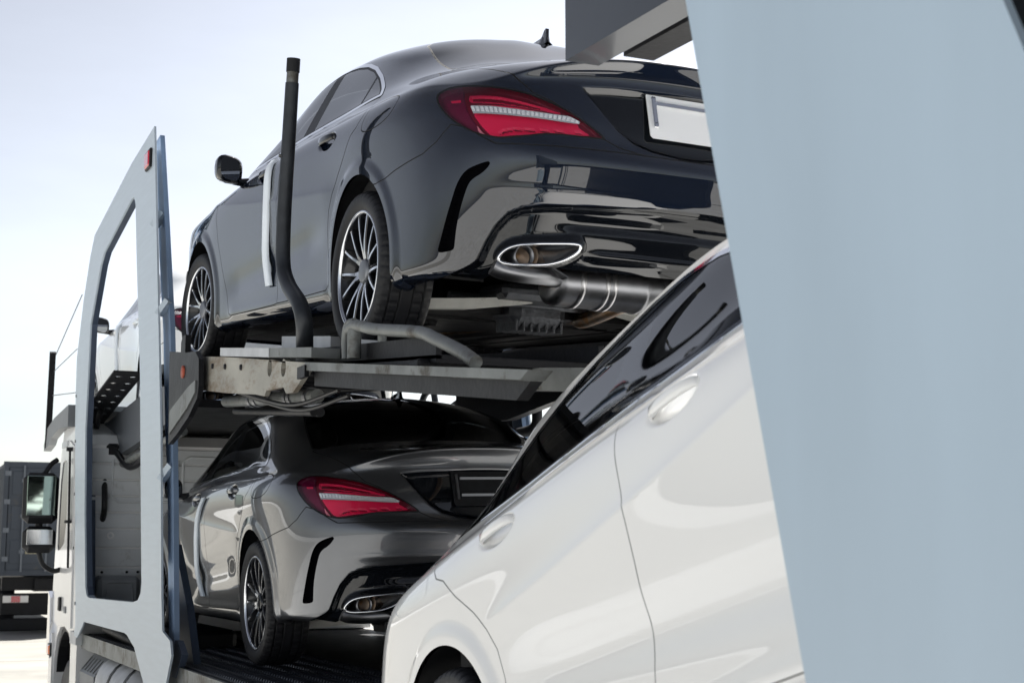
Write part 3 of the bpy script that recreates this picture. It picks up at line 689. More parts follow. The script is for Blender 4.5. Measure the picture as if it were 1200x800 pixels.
    for wx in (0, 2.699):
        for sy in (1, -1):
            # left wheels are built as drawn, right wheels turned half round
            mtx = Matrix.Translation((wx, .776 * sy, .318)) @ (Matrix.Rotation(R(0), 4, 'Z') if sy > 0 else Matrix.Rotation(PI, 4, 'Z'))
            if wx and sy > 0: mtx = Matrix.Translation((wx, .776, .318)) @ Matrix.Rotation(R(3.5), 4, 'Z')
            mtx = mtx @ Matrix.Rotation(R(17 * (wx > 1) + 31 * (sy < 0)), 4, 'Y')
            p = add('wheel', wmesh('wheel', rimb), ['alloy_dark'], None, mtx=mtx)
            add('tyre', wmesh('tyre', tyre), ['rubber'], p); add('rim_lip', wmesh('rim_lip', lip), ['rim_face'], p)
            add('spokes', wmesh('spokes', spk), ['alloy_dark'], p); add('spoke_faces', wmesh('spoke_faces', face), ['rim_face'], p)
            add('hub_cap', wmesh('hub_cap', cap), ['hub_cap'], p); add('brake_disc', wmesh('brake_disc', disc), ['steel'], p); add('brake_caliper', wmesh('brake_caliper', cal), ['alu'], p)
    # wheel wells
    for wx in (0, 2.699):
        b = MB(); b.lathe([(.372, 0), (.385, .30)], 40, 'y'); b.f = b.f; vs = []
        n = 26; A_ = [(-12 + 200 * i / n) for i in range(n + 1)]; vs = []; fs = []
        b = MB()
        for a_ in A_:
            for rr_, yy in ((.3635, .866 + .026 * max(0., math.sin(R(a_)))), (.385, .845), (.39, .50)): vs.append((wx + rr_ * math.cos(R(a_)), yy, .332 + rr_ * math.sin(R(a_))))
        for i in range(n):
            for j in range(2): fs.append((i * 3 + j, i * 3 + j + 1, i * 3 + j + 4, i * 3 + j + 3))
        b.add(vs, fs, True); b.prism([(wx + .40 * math.cos(R(a_)), .332 + .40 * math.sin(R(a_))) for a_ in range(15, 170, 15)], 'y', .49, .50)
        mb2('wheel_well', b, ['black_matte'])
    # floor, covers and running gear under the car
    b = MB(); b.prism([(.45, .50), (.45, -.50), (2.25, -.50), (2.25, .50)], 'z', .195, .215)
    b.prism([(.10, .50), (.10, -.50), (.4, -.50), (.45, -.79), (2.25, -.79), (2.36, -.52), (3.05, -.52), (3.3, -.66), (3.3, .66), (3.05, .52), (2.36, .52), (2.25, .79), (.45, .79), (.4, .50)], 'z', .205, .24)
    b.prism([(.50, .76), (.50, .55), (2.2, .55), (2.2, .76)], 'z', .195, .21); b.prism([(.50, -.76), (.50, -.55), (2.2, -.55), (2.2, -.76)], 'z', .195, .21)
    b.box((-.58, 0, .42), (.4, 1.1, .02)); b.box((.1, 0, .42), (.8, 1.0, .02))
    for yy in (.28, -.28): b.box((1.4, yy, .19), (1.5, .05, .03), None, .01)
    b.box((-.44, 0, .70), (.02, 1.56, .46))
    mb1('underbody', b, ['underbody'])
    b = MB(); b.lathe([(0, -.40), (.07, -.40), (.10, -.385), (.105, -.36), (.105, -.20), (.111, -.195), (.111, -.180), (.105, -.175), (.105, .02), (.110, .025), (.110, .04), (.105, .045), (.105, .36), (.10, .385), (.07, .40), (0, .40)], 40, 'y', (-.73, 0, 0)); b.v = [(x, y, .262 + z * .82) for x, y, z in b.v]
    muf = mb1('muffler', b, ['steel'])
    for y_, w_ in ((.30, .012), (.20, .010), (.17, .010), (-.05, .012), (-.25, .010)):
        b = MB(); b.lathe([(.105, -w_), (.112, -w_ * .6), (.112, w_ * .6), (.105, w_)], 40, 'y', (-.73, 0, 0)); b.v = [(x, y + y_, .262 + z * .82) for x, y, z in b.v]; mb1('muffler_band', b, ['steel_band'], muf)
    b = MB(); b.tube(smooth_path([(-.73, .30, .275), (-.76, .42, .29), (-.80, .50, .31), (-.87, .56, .325)], 5), .05, 16)
    mb2('exhaust_elbow', b, ['steel_hot'], (muf, muf))
    b = MB(); b.tube(smooth_path([(-.80, .40, .268), (-.845, .47, .268), (-.865, .56, .266), (-.865, .64, .272), (-.86, .675, .285)], 5), .034, 16); mb2('tail_elbow', b, ['steel'], (muf, muf))
    b = MB(); b.box((-.87, .44, .285), (.05, .10, .012), Matrix.Rotation(R(25), 3, 'X'), .004); mb2('hanger', b, ['alu'], (muf, muf))
    b = MB(); b.tube(smooth_path([(-.62, -.05, .25), (-.3, -.10, .22), (.05, -.16, .20), (.25, -.22, .23), (.6, -.2, .24), (1.6, 0, .2)], 6), .032, 14); mb1('exhaust_pipe', b, ['steel_hot'])
    b = MB(); b.box((-.12, 0, .27), (.26, .7, .06), None, .02); b.box((.12, .06, .24), (.24, .26, .17), None, .04)
    for i in range(7): b.box((.12, -.05 + i * .035, .16), (.20, .012, .05), None, .004)
    b.tube([(.0, -.48, .25), (.0, .48, .25)], .022, 12); mb1('rear_axle', b, ['alu'])
    b = MB(); b.add([(-.13, .70, .175), (-.05, .70, .175), (-.02, .42, .198), (-.06, .18, .235), (-.16, .18, .235), (-.15, .42, .198), (-.13, .70, .215), (-.05, .70, .215), (-.02, .42, .238), (-.06, .18, .265), (-.16, .18, .265), (-.15, .42, .238)], [(0, 1, 2, 5), (5, 2, 3, 4), (6, 11, 8, 7), (11, 10, 9, 8), (0, 6, 7, 1), (1, 7, 8, 2), (2, 8, 9, 3), (3, 9, 10, 4), (4, 10, 11, 5), (5, 11, 6, 0)]); mb2('control_arm', b, ['white_metal'])
    # cabin
    b = MB(); b.box((1.0, 0, .42), (2.5, 1.46, .06)); b.box((-.3, 0, .80), (.9, 1.2, .04)); b.box((.32, 0, .62), (.1, 1.4, .45)); b.box((2.0, 0, .74), (.5, 1.5, .34), None, .1); b.box((1.0, .785, .72), (2.1, .04, .5)); b.box((1.0, -.785, .72), (2.1, .04, .5))
    b.prism([(.50, .46), (.50, -.46), (1.30, -.46), (1.30, .46)], 'z', 1.36, 1.37); mb1('cabin', b, ['interior'])
    for x in (.62, 1.42):
        for yy in (.36, -.36):
            b = MB(); b.box((x, yy, .56), (.5, .5, .16), None, .05); b.box((x - .25, yy, .86), (.14, .46, .55), Matrix.Rotation(R(-12), 3, 'Y'), .05); b.box((x - .34, yy, 1.19), (.09, .25, .17), Matrix.Rotation(R(-10), 3, 'Y'), .035)
            mb1('seat', b, ['interior'])
    b = MB(); b.lathe([(.175 + .014 * math.cos(a_), .014 * math.sin(a_)) for a_ in np.linspace(0, 2 * PI, 9)], 40, 'x', (1.72, .36, .92)); b.bar((1.72, .36, .92), (1.95, .36, .85), .05, .05); b.bar((1.72, .20, .92), (1.72, .52, .92), .04, .03); mb1('steering_wheel', b, ['interior'])
    return parts
PARTS = car_parts(); PARTS_UP = car_parts(True)
def make_car(label, loc, yaw, pitch, roll, roles, group='cars riding on the transporter', skip=(), parts=PARTS):
    """yaw from truck forward, anticlockwise; pitch nose up"""
    root = empty('car', label, 'car', loc, group)
    c, s_ = math.cos, math.sin; y, p, r = R(yaw), R(pitch), R(roll)
    f = Vector((-s_(y) * c(p), c(y) * c(p), s_(p))); l = Vector((-c(y), -s_(y), 0)); u = f.cross(l); l2 = l * c(r) + u * s_(r); u2 = f.cross(l2)
    root.rotation_euler = Matrix((f, l2, u2)).transposed().to_euler()
    objs = []; seen = {}
    for d in parts:
        seen[d['name']] = seen.get(d['name'], -1) + 1
        if (d['name'], seen[d['name']]) in skip: objs.append(None); continue
        par = objs[d['parent']] if d['parent'] is not None else root
        o = bpy.data.objects.new(d['name'], d['me']); COL.objects.link(o); o.parent = par
        if 'mtx' in d: o.matrix_local = d['mtx']
        for i, rl in enumerate(d['roles']):
            o.material_slots[i].link = 'OBJECT'; o.material_slots[i].material = roles.get(rl) or M[rl]
        objs.append(o)
    return root, objs
M['steel_tunnel'] = M['steel']
def roles(paint, cap='cap_grey', glass='glass', handle=None, mirror=None, face='polished'):
    return {'paint': M[paint], 'handle': M[handle or paint], 'mirror': M[mirror or paint], 'hub_cap': M[cap], 'rim_face': M[face], 'glass': M[glass], 'pillar': M['black_matte' if paint == 'paint_black' else 'black_gloss']}
car_black, ob = make_car('black saloon high on the upper deck with its left tail light and tail pipe showing', (2.696, 5.568, 2.356), .88, 5.01, .73, roles('paint_black', handle='black_gloss', mirror='black_gloss'))
car_grey, og = make_car('dark grey saloon on the lower deck under the black car', (2.878, 7.623, 1.022), -.8, -.37, -1.28, roles('paint_grey', cap='black_gloss'))
car_white, ow = make_car('white saloon nearest the camera with its nose raised up a steep ramp', (2.443, 3.841, .591), 179.44, 16.34, -3.9, dict(roles('paint_white'), gap=M['gap_overexposed']), skip={('mirror', 1), ('mirror_glass', 1)}, parts=PARTS_UP)
car_far, of = make_car('white saloon farthest forward on the upper deck over the cab', (2.912, 11.14, 2.382), -.71, 3.8, 0, roles('paint_white', mirror='black_gloss'))
def car_child(car, name, b, m):
    o = b.build(name, m, car); return o
# ------------------------------------------------------------------ the place: ground
M['concrete'] = mat('sunlit concrete', (.445, .448, .44), .85, noise=.12, nscale=1.2, bump=.25, bscale=18, dirt=(.38, .37, .35), dscale=.35, dthr=.52)
M['steel_blue'] = mat('pale blue painted steel', (.43, .535, .63), .34, .0, .0, spec=.5, noise=.06, nscale=1.1, bump=.08, bscale=1.3, stretch=(1, 2.5, .5))
M['steel_brush'] = mat('pale grey blue steel', (.50, .57, .63), .38, .1, 0., noise=.04, nscale=3, stretch=(1, 1, 12), bump=.02, bscale=10)
M['steel_mid'] = mat('mid blue steel', (.20, .28, .41), .4, .1, noise=.08, nscale=8)
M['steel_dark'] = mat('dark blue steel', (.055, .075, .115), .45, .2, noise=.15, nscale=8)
M['black_steel'] = mat('very dark steel', (.007, .0072, .009), .5, .1, spec=.3, noise=.4, nscale=8, bump=.15, bscale=40)  # near-black base, tone varied by noise
M['galv'] = mat('weathered galvanised steel', (.19, .20, .195), .52, .5, noise=.25, nscale=6, bump=.12, bscale=50, dirt=(.07, .062, .05), dscale=5, dthr=.52)
M['galv_rust'] = mat('worn steel plate', (.36, .345, .30), .55, .35, noise=.22, nscale=5, bump=.12, bscale=40, dirt=(.17, .115, .065), dscale=3.2, dthr=.50, stretch=(1, .6, 1.6))
M['pipe'] = mat('dark scuffed pipe', (.030, .034, .040), .45, .4, noise=.3, nscale=12, dirt=(.12, .12, .12), dscale=14, dthr=.62)
M['grey_alu'] = mat('grey aluminium plate', (.52, .53, .54), .5, .3, noise=.15, nscale=7, bump=.08, bscale=40)
M['cab_white'] = mat('white cab paint', (.76, .76, .75), .3, 0, .6, noise=.04, nscale=2, dirt=(.60, .59, .56), dscale=2.5, dthr=.62)
M['cab_grey'] = mat('light grey cab panel', (.58, .60, .61), .5, noise=.08, nscale=4, dirt=(.30, .30, .29), dscale=3, dthr=.58)
M['plastic_grey'] = mat('grey plastic', (.18, .19, .2), .5, noise=.1, nscale=6)
M['platform_grey'] = mat('platform beam paint', (.10, .11, .125), .4, .2, noise=.12, nscale=4)
M['beam_grey'] = mat('grey beam paint', (.042, .048, .058), .35, .2, .3, noise=.08, nscale=4, bump=.03, bscale=12)
M['red_marker'] = mat('red marker lens', (.55, .01, .03), .15, 0, 1.)
M['orange_marker'] = mat('orange marker lens', (.8, .16, .02), .2, 0, 1.)
M['bare_red'] = mat('red primer', (.35, .07, .035), .6, noise=.3, nscale=20)
M['container'] = mat('container paint', (.05, .062, .082), .6, 0., noise=.15, nscale=2, dirt=(.10, .085, .07), dscale=1.5, dthr=.60)
M['container_rod'] = mat('container lock rod', (.17, .19, .22), .5, .4)
M['notice'] = mat('faded notice', (.36, .33, .22), .7, noise=.2, nscale=30)
M['rubber_hose'] = mat('rubber hose', (.012, .012, .013), .5)
M['wire'] = mat('steel wire', (.25, .26, .28), .4, .8)
M['lamp_glass'] = mat('rear lamp white', (.8, .78, .75), .2, 0, 1.)
b = MB(); b.add([(-1500, -1500, -.2), (1500, -1500, -.2), (1500, 1500, -.2), (-1500, 1500, -.2)], [(0, 1, 2, 3)])
ground = struct(b.build('ground', M['concrete']), 'bright concrete yard in full sun')
M['asphalt'] = mat('darker asphalt', (.235, .228, .205), .9, noise=.14, nscale=.8, dirt=(.18, .175, .16), dscale=.25, dthr=.55)  # darker ground sheet added so the sunlit far yard does not blow out
b = MB(); b.add([(-60, 16, -.1985), (120, 16, -.1985), (120, 140, -.1985), (-60, 140, -.1985)], [(0, 1, 2, 3)]); struct(b.build('added_yard_sheet', M['asphalt']), 'darker asphalt added over the far yard to hold down its glare')
# joints between the concrete slabs, a thin sheet above the ground
M['joint'] = mat('slab joint', (.16, .15, .13), .9)
b = MB()
for i in range(-8, 15):
    b.add([(i * 5 - .015, -40, -.196), (i * 5 + .015, -40, -.196), (i * 5 + .015, 70, -.196), (i * 5 - .015, 70, -.196)], [(0, 1, 2, 3)])
    b.add([(-40, i * 5 + .5 - .015, -.195), (70, i * 5 + .5 - .015, -.195), (70, i * 5 + .5 + .015, -.195), (-40, i * 5 + .5 + .015, -.195)], [(0, 1, 2, 3)])
struct(b.build('ground_joints', M['joint']))

def plate(outer, holes, axis, a, t):
    """flat plate with holes: outline in the two other axes, from a to a+t along axis"""
    bm = bmesh.new(); ax = 'xyz'.index(axis); es = []
    for loop in [outer] + list(holes):
        vs = []
        for p in loop:
            q = list(p); q.insert(ax, a); vs.append(bm.verts.new(q))
        for i in range(len(vs)): es.append(bm.edges.new((vs[i], vs[(i + 1) % len(vs)])))
    r = bmesh.ops.triangle_fill(bm, use_beauty=True, use_dissolve=False, edges=es)
    fs = [f for f in r['geom'] if isinstance(f, bmesh.types.BMFace)]
    d = [0, 0, 0]; d[ax] = t
    e = bmesh.ops.extrude_face_region(bm, geom=fs); bmesh.ops.translate(bm, verts=[v for v in e['geom'] if isinstance(v, bmesh.types.BMVert)], vec=d)
    bmesh.ops.recalc_face_normals(bm, faces=bm.faces[:]); bm.verts.index_update()
    b = MB(); b.add([v.co[:] for v in bm.verts], [tuple(v.index for v in f.verts) for f in bm.faces]); bm.free(); return b
def part(name, b, m, parent, **k):
    o = b.build(name, m, parent)
    for a, v in k.items(): o[a] = v
    return o
def hollow(name, parent=None):
    o = bpy.data.objects.new(name, None); COL.objects.link(o); o.parent = parent; return o
def offset_poly(p, d):
    P = np.asarray(p); n = len(P); out = []
    for i in range(n):
        a, c = P[i] - P[i - 1], P[(i + 1) % n] - P[i]; a = a / (np.linalg.norm(a) + 1e-9); c = c / (np.linalg.norm(c) + 1e-9)
        nn = np.array([a[1] + c[1], -a[0] - c[0]]); nn /= np.linalg.norm(nn) + 1e-9; out.append(tuple(P[i] + nn * d))
    return out
# ------------------------------------------------------------------ the transporter truck: cab, side frames and decks move together
truck = empty('transporter_truck', 'pale blue and white car transporter truck carrying three cars on two decks', 'truck', (2.78, 8.0, -.2))
TL = Vector((2.78, 8.0, -.2))
def tpart(name, b, m, parent=None, **k):
    o = part(name, b, m, parent or truck, **k)
    if parent is None: o.location = -TL
    return o
FR_OUT = [(8.88, 4.13), (9.637, 4.077), (11.10, 3.885), (11.28, 3.75), (11.529, 3.463), (11.767, 3.045), (11.75, 2.778), (11.715, 2.527), (11.532, 1.863), (11.30, 1.05), (11.36, .975), (11.20, .96), (10.95, 1.06), (10.912, 1.088), (9.30, 1.093), (9.21, 1.085), (8.963, 1.027), (8.64, .849), (8.45, .5), (8.05, .5), (8.02, .898), (7.905, 1.047), (7.95, 1.12), (8.16, 1.16), (8.213, 1.334), (8.389, 2.27), (8.656, 3.289)]
FR_IN = [(9.593, 3.83), (10.62, 3.67), (10.76, 3.60), (11.137, 3.225), (11.15, 2.97), (11.19, 2.476), (11.07, 1.853), (10.90, 1.33), (10.83, 1.273), (10.72, 1.259), (9.05, 1.283), (8.90, 1.30), (8.82, 1.34), (8.80, 1.40), (8.893, 1.806), (9.071, 2.63), (9.33, 3.411), (9.43, 3.76), (9.49, 3.825)]
def side_frame(x0, sg):
    """the pierced side panel of the truck; sg = +1 builds inward to larger x"""
    b = plate(FR_OUT, [FR_IN], 'x', x0, sg * .012)
    f = tpart('side_frame', b, M['steel_brush'])
    # returned edges round the opening and along the rear post
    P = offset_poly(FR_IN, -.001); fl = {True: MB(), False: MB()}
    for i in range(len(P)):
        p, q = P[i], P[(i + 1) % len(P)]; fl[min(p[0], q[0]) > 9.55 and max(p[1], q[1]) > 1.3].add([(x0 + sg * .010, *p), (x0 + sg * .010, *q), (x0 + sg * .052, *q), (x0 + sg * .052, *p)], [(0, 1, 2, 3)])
    part('opening_flange', fl[True], M['steel_dark'], f); part('opening_flange', fl[False], M['steel_brush'], f)  # front edges coloured darker blue to carry their shade
    x1 = x0 + sg * .058
    strip = [(8.99, 4.11), (8.74, 3.496), (8.497, 2.868), (8.336, 2.268), (8.26, 1.9), (8.10, 1.00), (8.24, 1.00), (8.42, 1.9), (8.55, 2.284), (8.70, 2.868), (8.893, 3.338), (9.10, 4.10)]
    bb = MB(); bb.prism(strip, 'x', x1, x1 + sg * .028); part('inner_flange', bb, M['steel_mid'], f)
    bb = MB(); bb.prism([(8.55, 1.2), (8.6, 2.284), (8.95, 3.4), (9.15, 4.05), (9.19, 4.05), (8.99, 3.4), (8.64, 2.284), (8.59, 1.2)], 'x', x0 + sg * .013, x1 - sg * .001); part('post_web', bb, M['black_steel'], f)
    for (y, z) in ((8.55, 2.98), (8.33, 2.02), (8.80, 3.55)):
        bb = MB(); bb.bar((x0 + sg * .012, y + .05, z - .045), (x1, y, z + .035), .05, .035); part('post_brace', bb, M['steel_brush'], f)
    bb = MB(); bb.prism([(8.10, 1.115), (8.03, 1.115), (7.90, 1.05), (8.05, .92), (8.15, .92)], 'x', x1 - .002 * sg, x1 + sg * .03); part('post_foot', bb, M['steel_dark'], f)
    # bolts down the rear edge of the front post
    for z in (1.2, 1.6, 2.0, 2.4, 2.75):
        bb = MB(); bb.lathe([(0, -.006), (.012, -.006), (.012, .0)], 8, 'x', (x0 - sg * .0, 11.62 + (z - 2.) * .16 - .03 + (-.12 if z < 1.5 else 0), z)); part('bolt', bb, M['galv'], f)
    return f
frame_l = side_frame(1.63, 1)
frame_r = side_frame(3.93, -1)
b = MB(); b.box((1.618, 8.985, 3.945), (.026, .13, .10), None, .01); mk = part('marker_lamp', b, M['red_marker'], frame_l)
b = MB(); b.box((1.622, 8.985, 3.945), (.018, .15, .12), None, .006); part('lamp_base', b, M['black_matte'], mk)
# a ladder inside the opening
b = MB(); b.bar((1.72, 11.19, 1.26), (1.72, 11.46, 2.42), .045, .05); lad = part('ladder', b, M['steel_dark'], frame_l)
b = MB(); b.bar((1.70, 11.50, 1.10), (1.70, 11.86, 3.05), .05, .10); part('ladder_rail', b, M['steel_dark'], frame_l)
for z in (1.52, 1.80, 2.08, 2.36):
    b = MB(); y = 11.19 + (z - 1.26) * .233; b.bar((1.715, y, z), (1.70, y + .30, z + .012), .03, .04); part('rung', b, M['steel_brush'], frame_l)
# foot plate of the lower deck beside the grey car
b = MB(); b.prism([(8.68, 1.62), (8.545, .80), (7.97, .80), (8.31, 1.282)], 'x', 1.79, 1.83); tpart('deck_gusset', b, M['steel_dark'])

# ---- upper deck
deckz = lambda y: 2.315 + (y - 5.57) * .0915
for x0, x1 in ((1.70, 2.30), (3.12, 3.72)):
    vs = []
    b = MB(); y0, y1 = 4.35, 9.2
    for (xa, xb, dz, th) in ((x0, x1, 0, .012), (x0, x0 + .02, .06, .06), (x1 - .02, x1, .06, .06)):
        b.add([(xa, y0, deckz(y0) + dz), (xb, y0, deckz(y0) + dz), (xb, y1, deckz(y1) + dz), (xa, y1, deckz(y1) + dz), (xa, y0, deckz(y0) + dz - th - .012), (xb, y0, deckz(y0) + dz - th - .012), (xb, y1, deckz(y1) + dz - th - .012), (xa, y1, deckz(y1) + dz - th - .012)], [(0, 1, 2, 3), (7, 6, 5, 4), (0, 4, 5, 1), (2, 6, 7, 3), (1, 5, 6, 2), (0, 3, 7, 4)])
    run = tpart('wheel_track', b, M['black_steel'])
    for i in range(15):
        y = 4.5 + i * .32; b = MB(); b.box(((x0 + x1) / 2, y, deckz(y) + .0045), (x1 - x0 - .06, .05, .010), Matrix.Rotation(.0915, 3, 'X'), .003); part('tread_rib', b, M['black_steel'], run)
for i, y in enumerate((4.45, 5.1, 5.8, 6.5, 7.2, 8.0, 8.8)):
    b = MB(); w_ = .78; b.box((1.66 + w_ / 2, y, deckz(y) - .030), (w_, .10, .03 if y < 6.3 else .07), None, .008); tpart('cross_member', b, M['black_steel'])
for x in (2.40,):
    b = MB(); b.bar((x, 6.6, deckz(6.6) - .04), (x, 9.1, deckz(9.1) - .08), .06, .05); tpart('deck_beam', b, M['black_steel'])
# worn side plate with two slots, its rail and the pads on it
slot = lambda y, z: [(y + .036 * math.cos(a), z + .036 * math.sin(a)) for a in np.linspace(0, 2 * PI, 13)[:-1]]
SP = [(7.86, 2.605), (6.794, 2.477), (5.44, 2.297), (5.41, 2.293), (5.44, 2.262), (5.62, 2.200), (5.72, 2.205), (5.76, 2.235), (6.02, 2.245), (6.05, 2.225), (6.188, 2.245), (6.709, 2.300), (7.86, 2.44)]
b = plate(SP, [slot(5.974, 2.335), slot(5.765, 2.312)], 'x', 1.60, .02); sp = tpart('side_plate', b, M['galv_rust'])
b = MB(); b.box((1.592, 5.46, 2.262), (.018, .10, .045)); part('latch', b, M['black_steel'], sp)
b = MB(); b.prism([(5.43, 2.297), (3.42, 2.050), (3.47, 2.029), (5.43, 2.265)], 'x', 1.59, 1.66); tpart('edge_rail', b, M['galv'])
b = MB(); b.prism([(5.40, 2.262), (3.47, 2.027), (3.56, 1.985), (5.40, 2.205)], 'x', 1.62, 1.655); tpart('edge_beam', b, M['black_steel'])
b = MB(); b.prism([(5.3, 2.285), (3.98, 2.14), (4.03, 2.07), (5.3, 2.22)], 'x', 2.06, 2.10); tpart('inner_rail', b, M['galv'])
b = MB(); b.prism([(7.80, 2.62), (7.39, 2.565), (7.173, 2.545), (7.093, 2.50), (7.079, 2.37), (7.106, 2.31), (7.291, 2.235), (7.548, 2.17), (7.756, 2.13)], 'x', 1.55, 1.575); br = tpart('hinge_bracket', b, M['black_steel'])
b = MB(); b.lathe([(0, -.008), (.032, -.008), (.032, .0)], 16, 'x', (1.55, 7.434, 2.473)); part('bracket_pin', b, M['bare_red'], br)
b = MB(); b.prism([(7.72, 2.30), (7.30, 2.38), (7.13, 2.40), (7.13, 2.34), (7.30, 2.28), (7.72, 2.18)], 'x', 1.543, 1.55); part('bracket_edge', b, M['galv'], br)
def pad(y0, y1, z0, z1, h_, xa, xb, m):
    b = MB(); b.prism([(y0, z0), (y1, z1), (y1, z1 + h_), (y0, z0 + h_)], 'x', xa, xb); return tpart('deck_pad', b, m)
pad(6.80, 5.94, 2.481, 2.375, .038, 1.585, 1.80, M['grey_alu']); pad(5.935, 5.34, 2.375, 2.305, .038, 1.588, 1.80, M['galv'])
pad(6.54, 5.80, 2.50, 2.405, .052, 1.805, 1.98, M['grey_alu']); pad(5.62, 5.05, 2.375, 2.29, .05, 1.805, 1.98, M['grey_alu'])
b = MB(); b.tube([(1.80, 7.55, 2.345), (1.80, 5.95, 2.225)], .030, 16); ram = tpart('hydraulic_ram', b, M['galv'])
for y in (6.05, 6.30, 6.36, 6.62, 6.9, 7.0):
    b = MB(); z = 2.225 + (y - 5.95) * .075; b.tube([(1.80, y - .02, z), (1.80, y + .02, z + .0015)], .037, 16); part('ram_collar', b, M['steel'], ram)
b = MB(); b.tube([(1.86, 7.6, 2.30), (1.86, 6.2, 2.18)], .018, 10); b.tube([(1.93, 7.6, 2.32), (1.95, 6.4, 2.20)], .022, 10); tpart('hydraulic_pipe', b, M['black_steel'])
for k, (x_, dz_) in enumerate(((1.70, -.03), (1.74, -.05))):
    b = MB(); b.tube(smooth_path([(x_, 7.7, 2.50 + dz_), (x_, 7.1, 2.40 + dz_), (x_, 6.5, 2.29 + dz_), (x_ + .02, 6.0, 2.22 + dz_), (x_ + .05, 5.5, 2.235 + dz_)], 5), .009, 8); tpart('cable', b, M['rubber_hose'])
for y_ in (6.45, 6.75, 7.0):
    b = MB(); b.lathe([(0, -.008), (.012, -.008), (.014, .0)], 8, 'x', (1.60, y_, 2.39 + (y_ - 6.45) * .12)); part('bolt', b, M['black_steel'], sp)
# bracket and pin ahead of the front wheel
b = MB(); b.prism([(7.95, 2.60), (7.95, 2.69), (7.91, 2.72), (7.84, 2.72), (7.84, 2.60)], 'x', 1.64, 1.67); tpart('wheel_stop', b, M['black_steel'])
# hinged handrail post and the bent tube by the rear wheel
b = MB(); P = smooth_path([(1.66, 5.67, 2.33), (1.655, 5.66, 2.40), (1.63, 5.585, 2.47), (1.62, 5.62, 2.55), (1.62, 5.79, 2.655), (1.62, 5.875, 2.76), (1.62, 5.875, 2.97), (1.62, 5.832, 3.247), (1.62, 5.795, 3.50)], 8)
b.tube(P, .035, 20, rs=[.036 - .008 * i / (len(P) - 1) for i in range(len(P))]); post = tpart('guard_post', b, M['pipe'])
b = MB(); b.tube([(1.62, 5.795, 3.50), (1.62, 5.788, 3.545)], .025, 18); part('post_collar', b, M['galv'], post)
b = MB(); b.tube([(1.62, 5.788, 3.545), (1.62, 5.780, 3.60)], .028, 18); part('post_cap', b, M['black_matte'], post)
b = MB(); b.tube([(1.62, 5.83, 2.70), (1.60, 5.84, 2.705)], .012, 10); b.tube([(1.62, 5.84, 3.2), (1.583, 5.84, 3.2)], .008, 8); part('post_bolt', b, M['galv'], post)
b = MB(); b.tube(smooth_path([(1.66, 5.113, 2.384), (1.66, 5.02, 2.386), (1.66, 4.819, 2.345), (1.66, 4.403, 2.280), (1.66, 4.253, 2.240), (1.66, 4.045, 2.175), (1.66, 3.93, 2.13)], 6), .021, 16); loop = tpart('guard_loop', b, M['galv'])
b = MB(); b.tube([(1.66, 5.05, 2.27), (1.66, 5.05, 2.375)], .025, 16); part('loop_upright', b, M['galv'], loop)
b = MB(); b.tube(smooth_path([(1.66, 5.15, 2.28), (1.66, 5.16, 2.36), (1.66, 5.13, 2.405), (1.67, 5.08, 2.41)], 5), .013, 10); part('loop_rod', b, M['galv'], loop)
b = MB(); b.tube([(1.72, 4.92, 2.27), (1.72, 4.92, 2.36)], .016, 10); part('loop_rod', b, M['galv'], loop)
# ---- far side posts and struts seen under the deck
for (x, y, z0, z1, w) in ((3.85, 7.55, 1.0, 3.2, .14), (3.85, 6.3, 1.0, 2.9, .12)):
    b = MB(); b.box((x, y, (z0 + z1) / 2), (.08, w, z1 - z0), None, .006); tpart('deck_post', b, M['black_steel'])
b = MB(); b.prism([(8.9, 2.80), (8.9, 2.40), (8.1, 2.355), (7.5, 2.405), (6.3, 2.47), (6.3, 2.72)], 'x', 3.62, 3.68); tpart('lift_arm', b, M['black_steel'])
b = MB(); b.bar((3.80, 9.8, 2.45), (3.80, 8.2, 2.75), .05, .08); tpart('lift_strut', b, M['black_steel'])
b = MB(); b.tube(smooth_path([(3.80, 8.50, 2.44), (3.80, 8.47, 2.33), (3.80, 8.35, 2.30), (3.80, 8.08, 2.32), (3.80, 8.05, 2.44)], 5), .032, 12); tpart('lift_handle', b, M['black_steel'])
b = MB(); b.tube(smooth_path([(3.80, 10.05, 2.52), (3.80, 10.0, 2.62), (3.80, 9.92, 2.69), (3.80, 9.78, 2.70), (3.80, 9.72, 2.60)], 5), .024, 10); tpart('hook', b, M['pipe'])
# ---- lower deck with louvred tread
b = MB(); b.box((2.78, 8.3, .945), (2.15, 6.2, .05)); b.box((2.78, 8.3, .86), (1.9, 6.0, .1)); lower = tpart('lower_deck', b, M['black_steel'])
b = MB()
for ix in range(7):
    for iy in range(86):
        x = 1.80 + ix * .12; y = 5.45 + iy * .045 + (ix % 2) * .02; z = .9705
        b.add([(x - .032, y - .014, z), (x + .032, y - .014, z), (x + .032, y + .014, z), (x - .032, y + .014, z), (x - .024, y + .002, z + .016), (x + .024, y + .002, z + .016), (x + .024, y + .012, z + .016), (x - .024, y + .012, z + .016)], [(0, 1, 5, 4), (1, 2, 6, 5), (2, 3, 7, 6), (3, 0, 4, 7), (4, 5, 6, 7)])
M['tread'] = mat('worn tread plate', (.05, .055, .07), .42, .7, noise=.3, nscale=12)
part('louvres', b, M['tread'], lower, kind='stuff')
for ix in range(8):
    b = MB(); b.box((1.742 + ix * .12, 8.3, .975), (.014, 6.1, .012)); part('tread_strip', b, M['tread'], lower)
b = MB(); b.box((1.70, 8.3, .93), (.02, 6.2, .10)); part('deck_edge', b, M['galv'], lower)
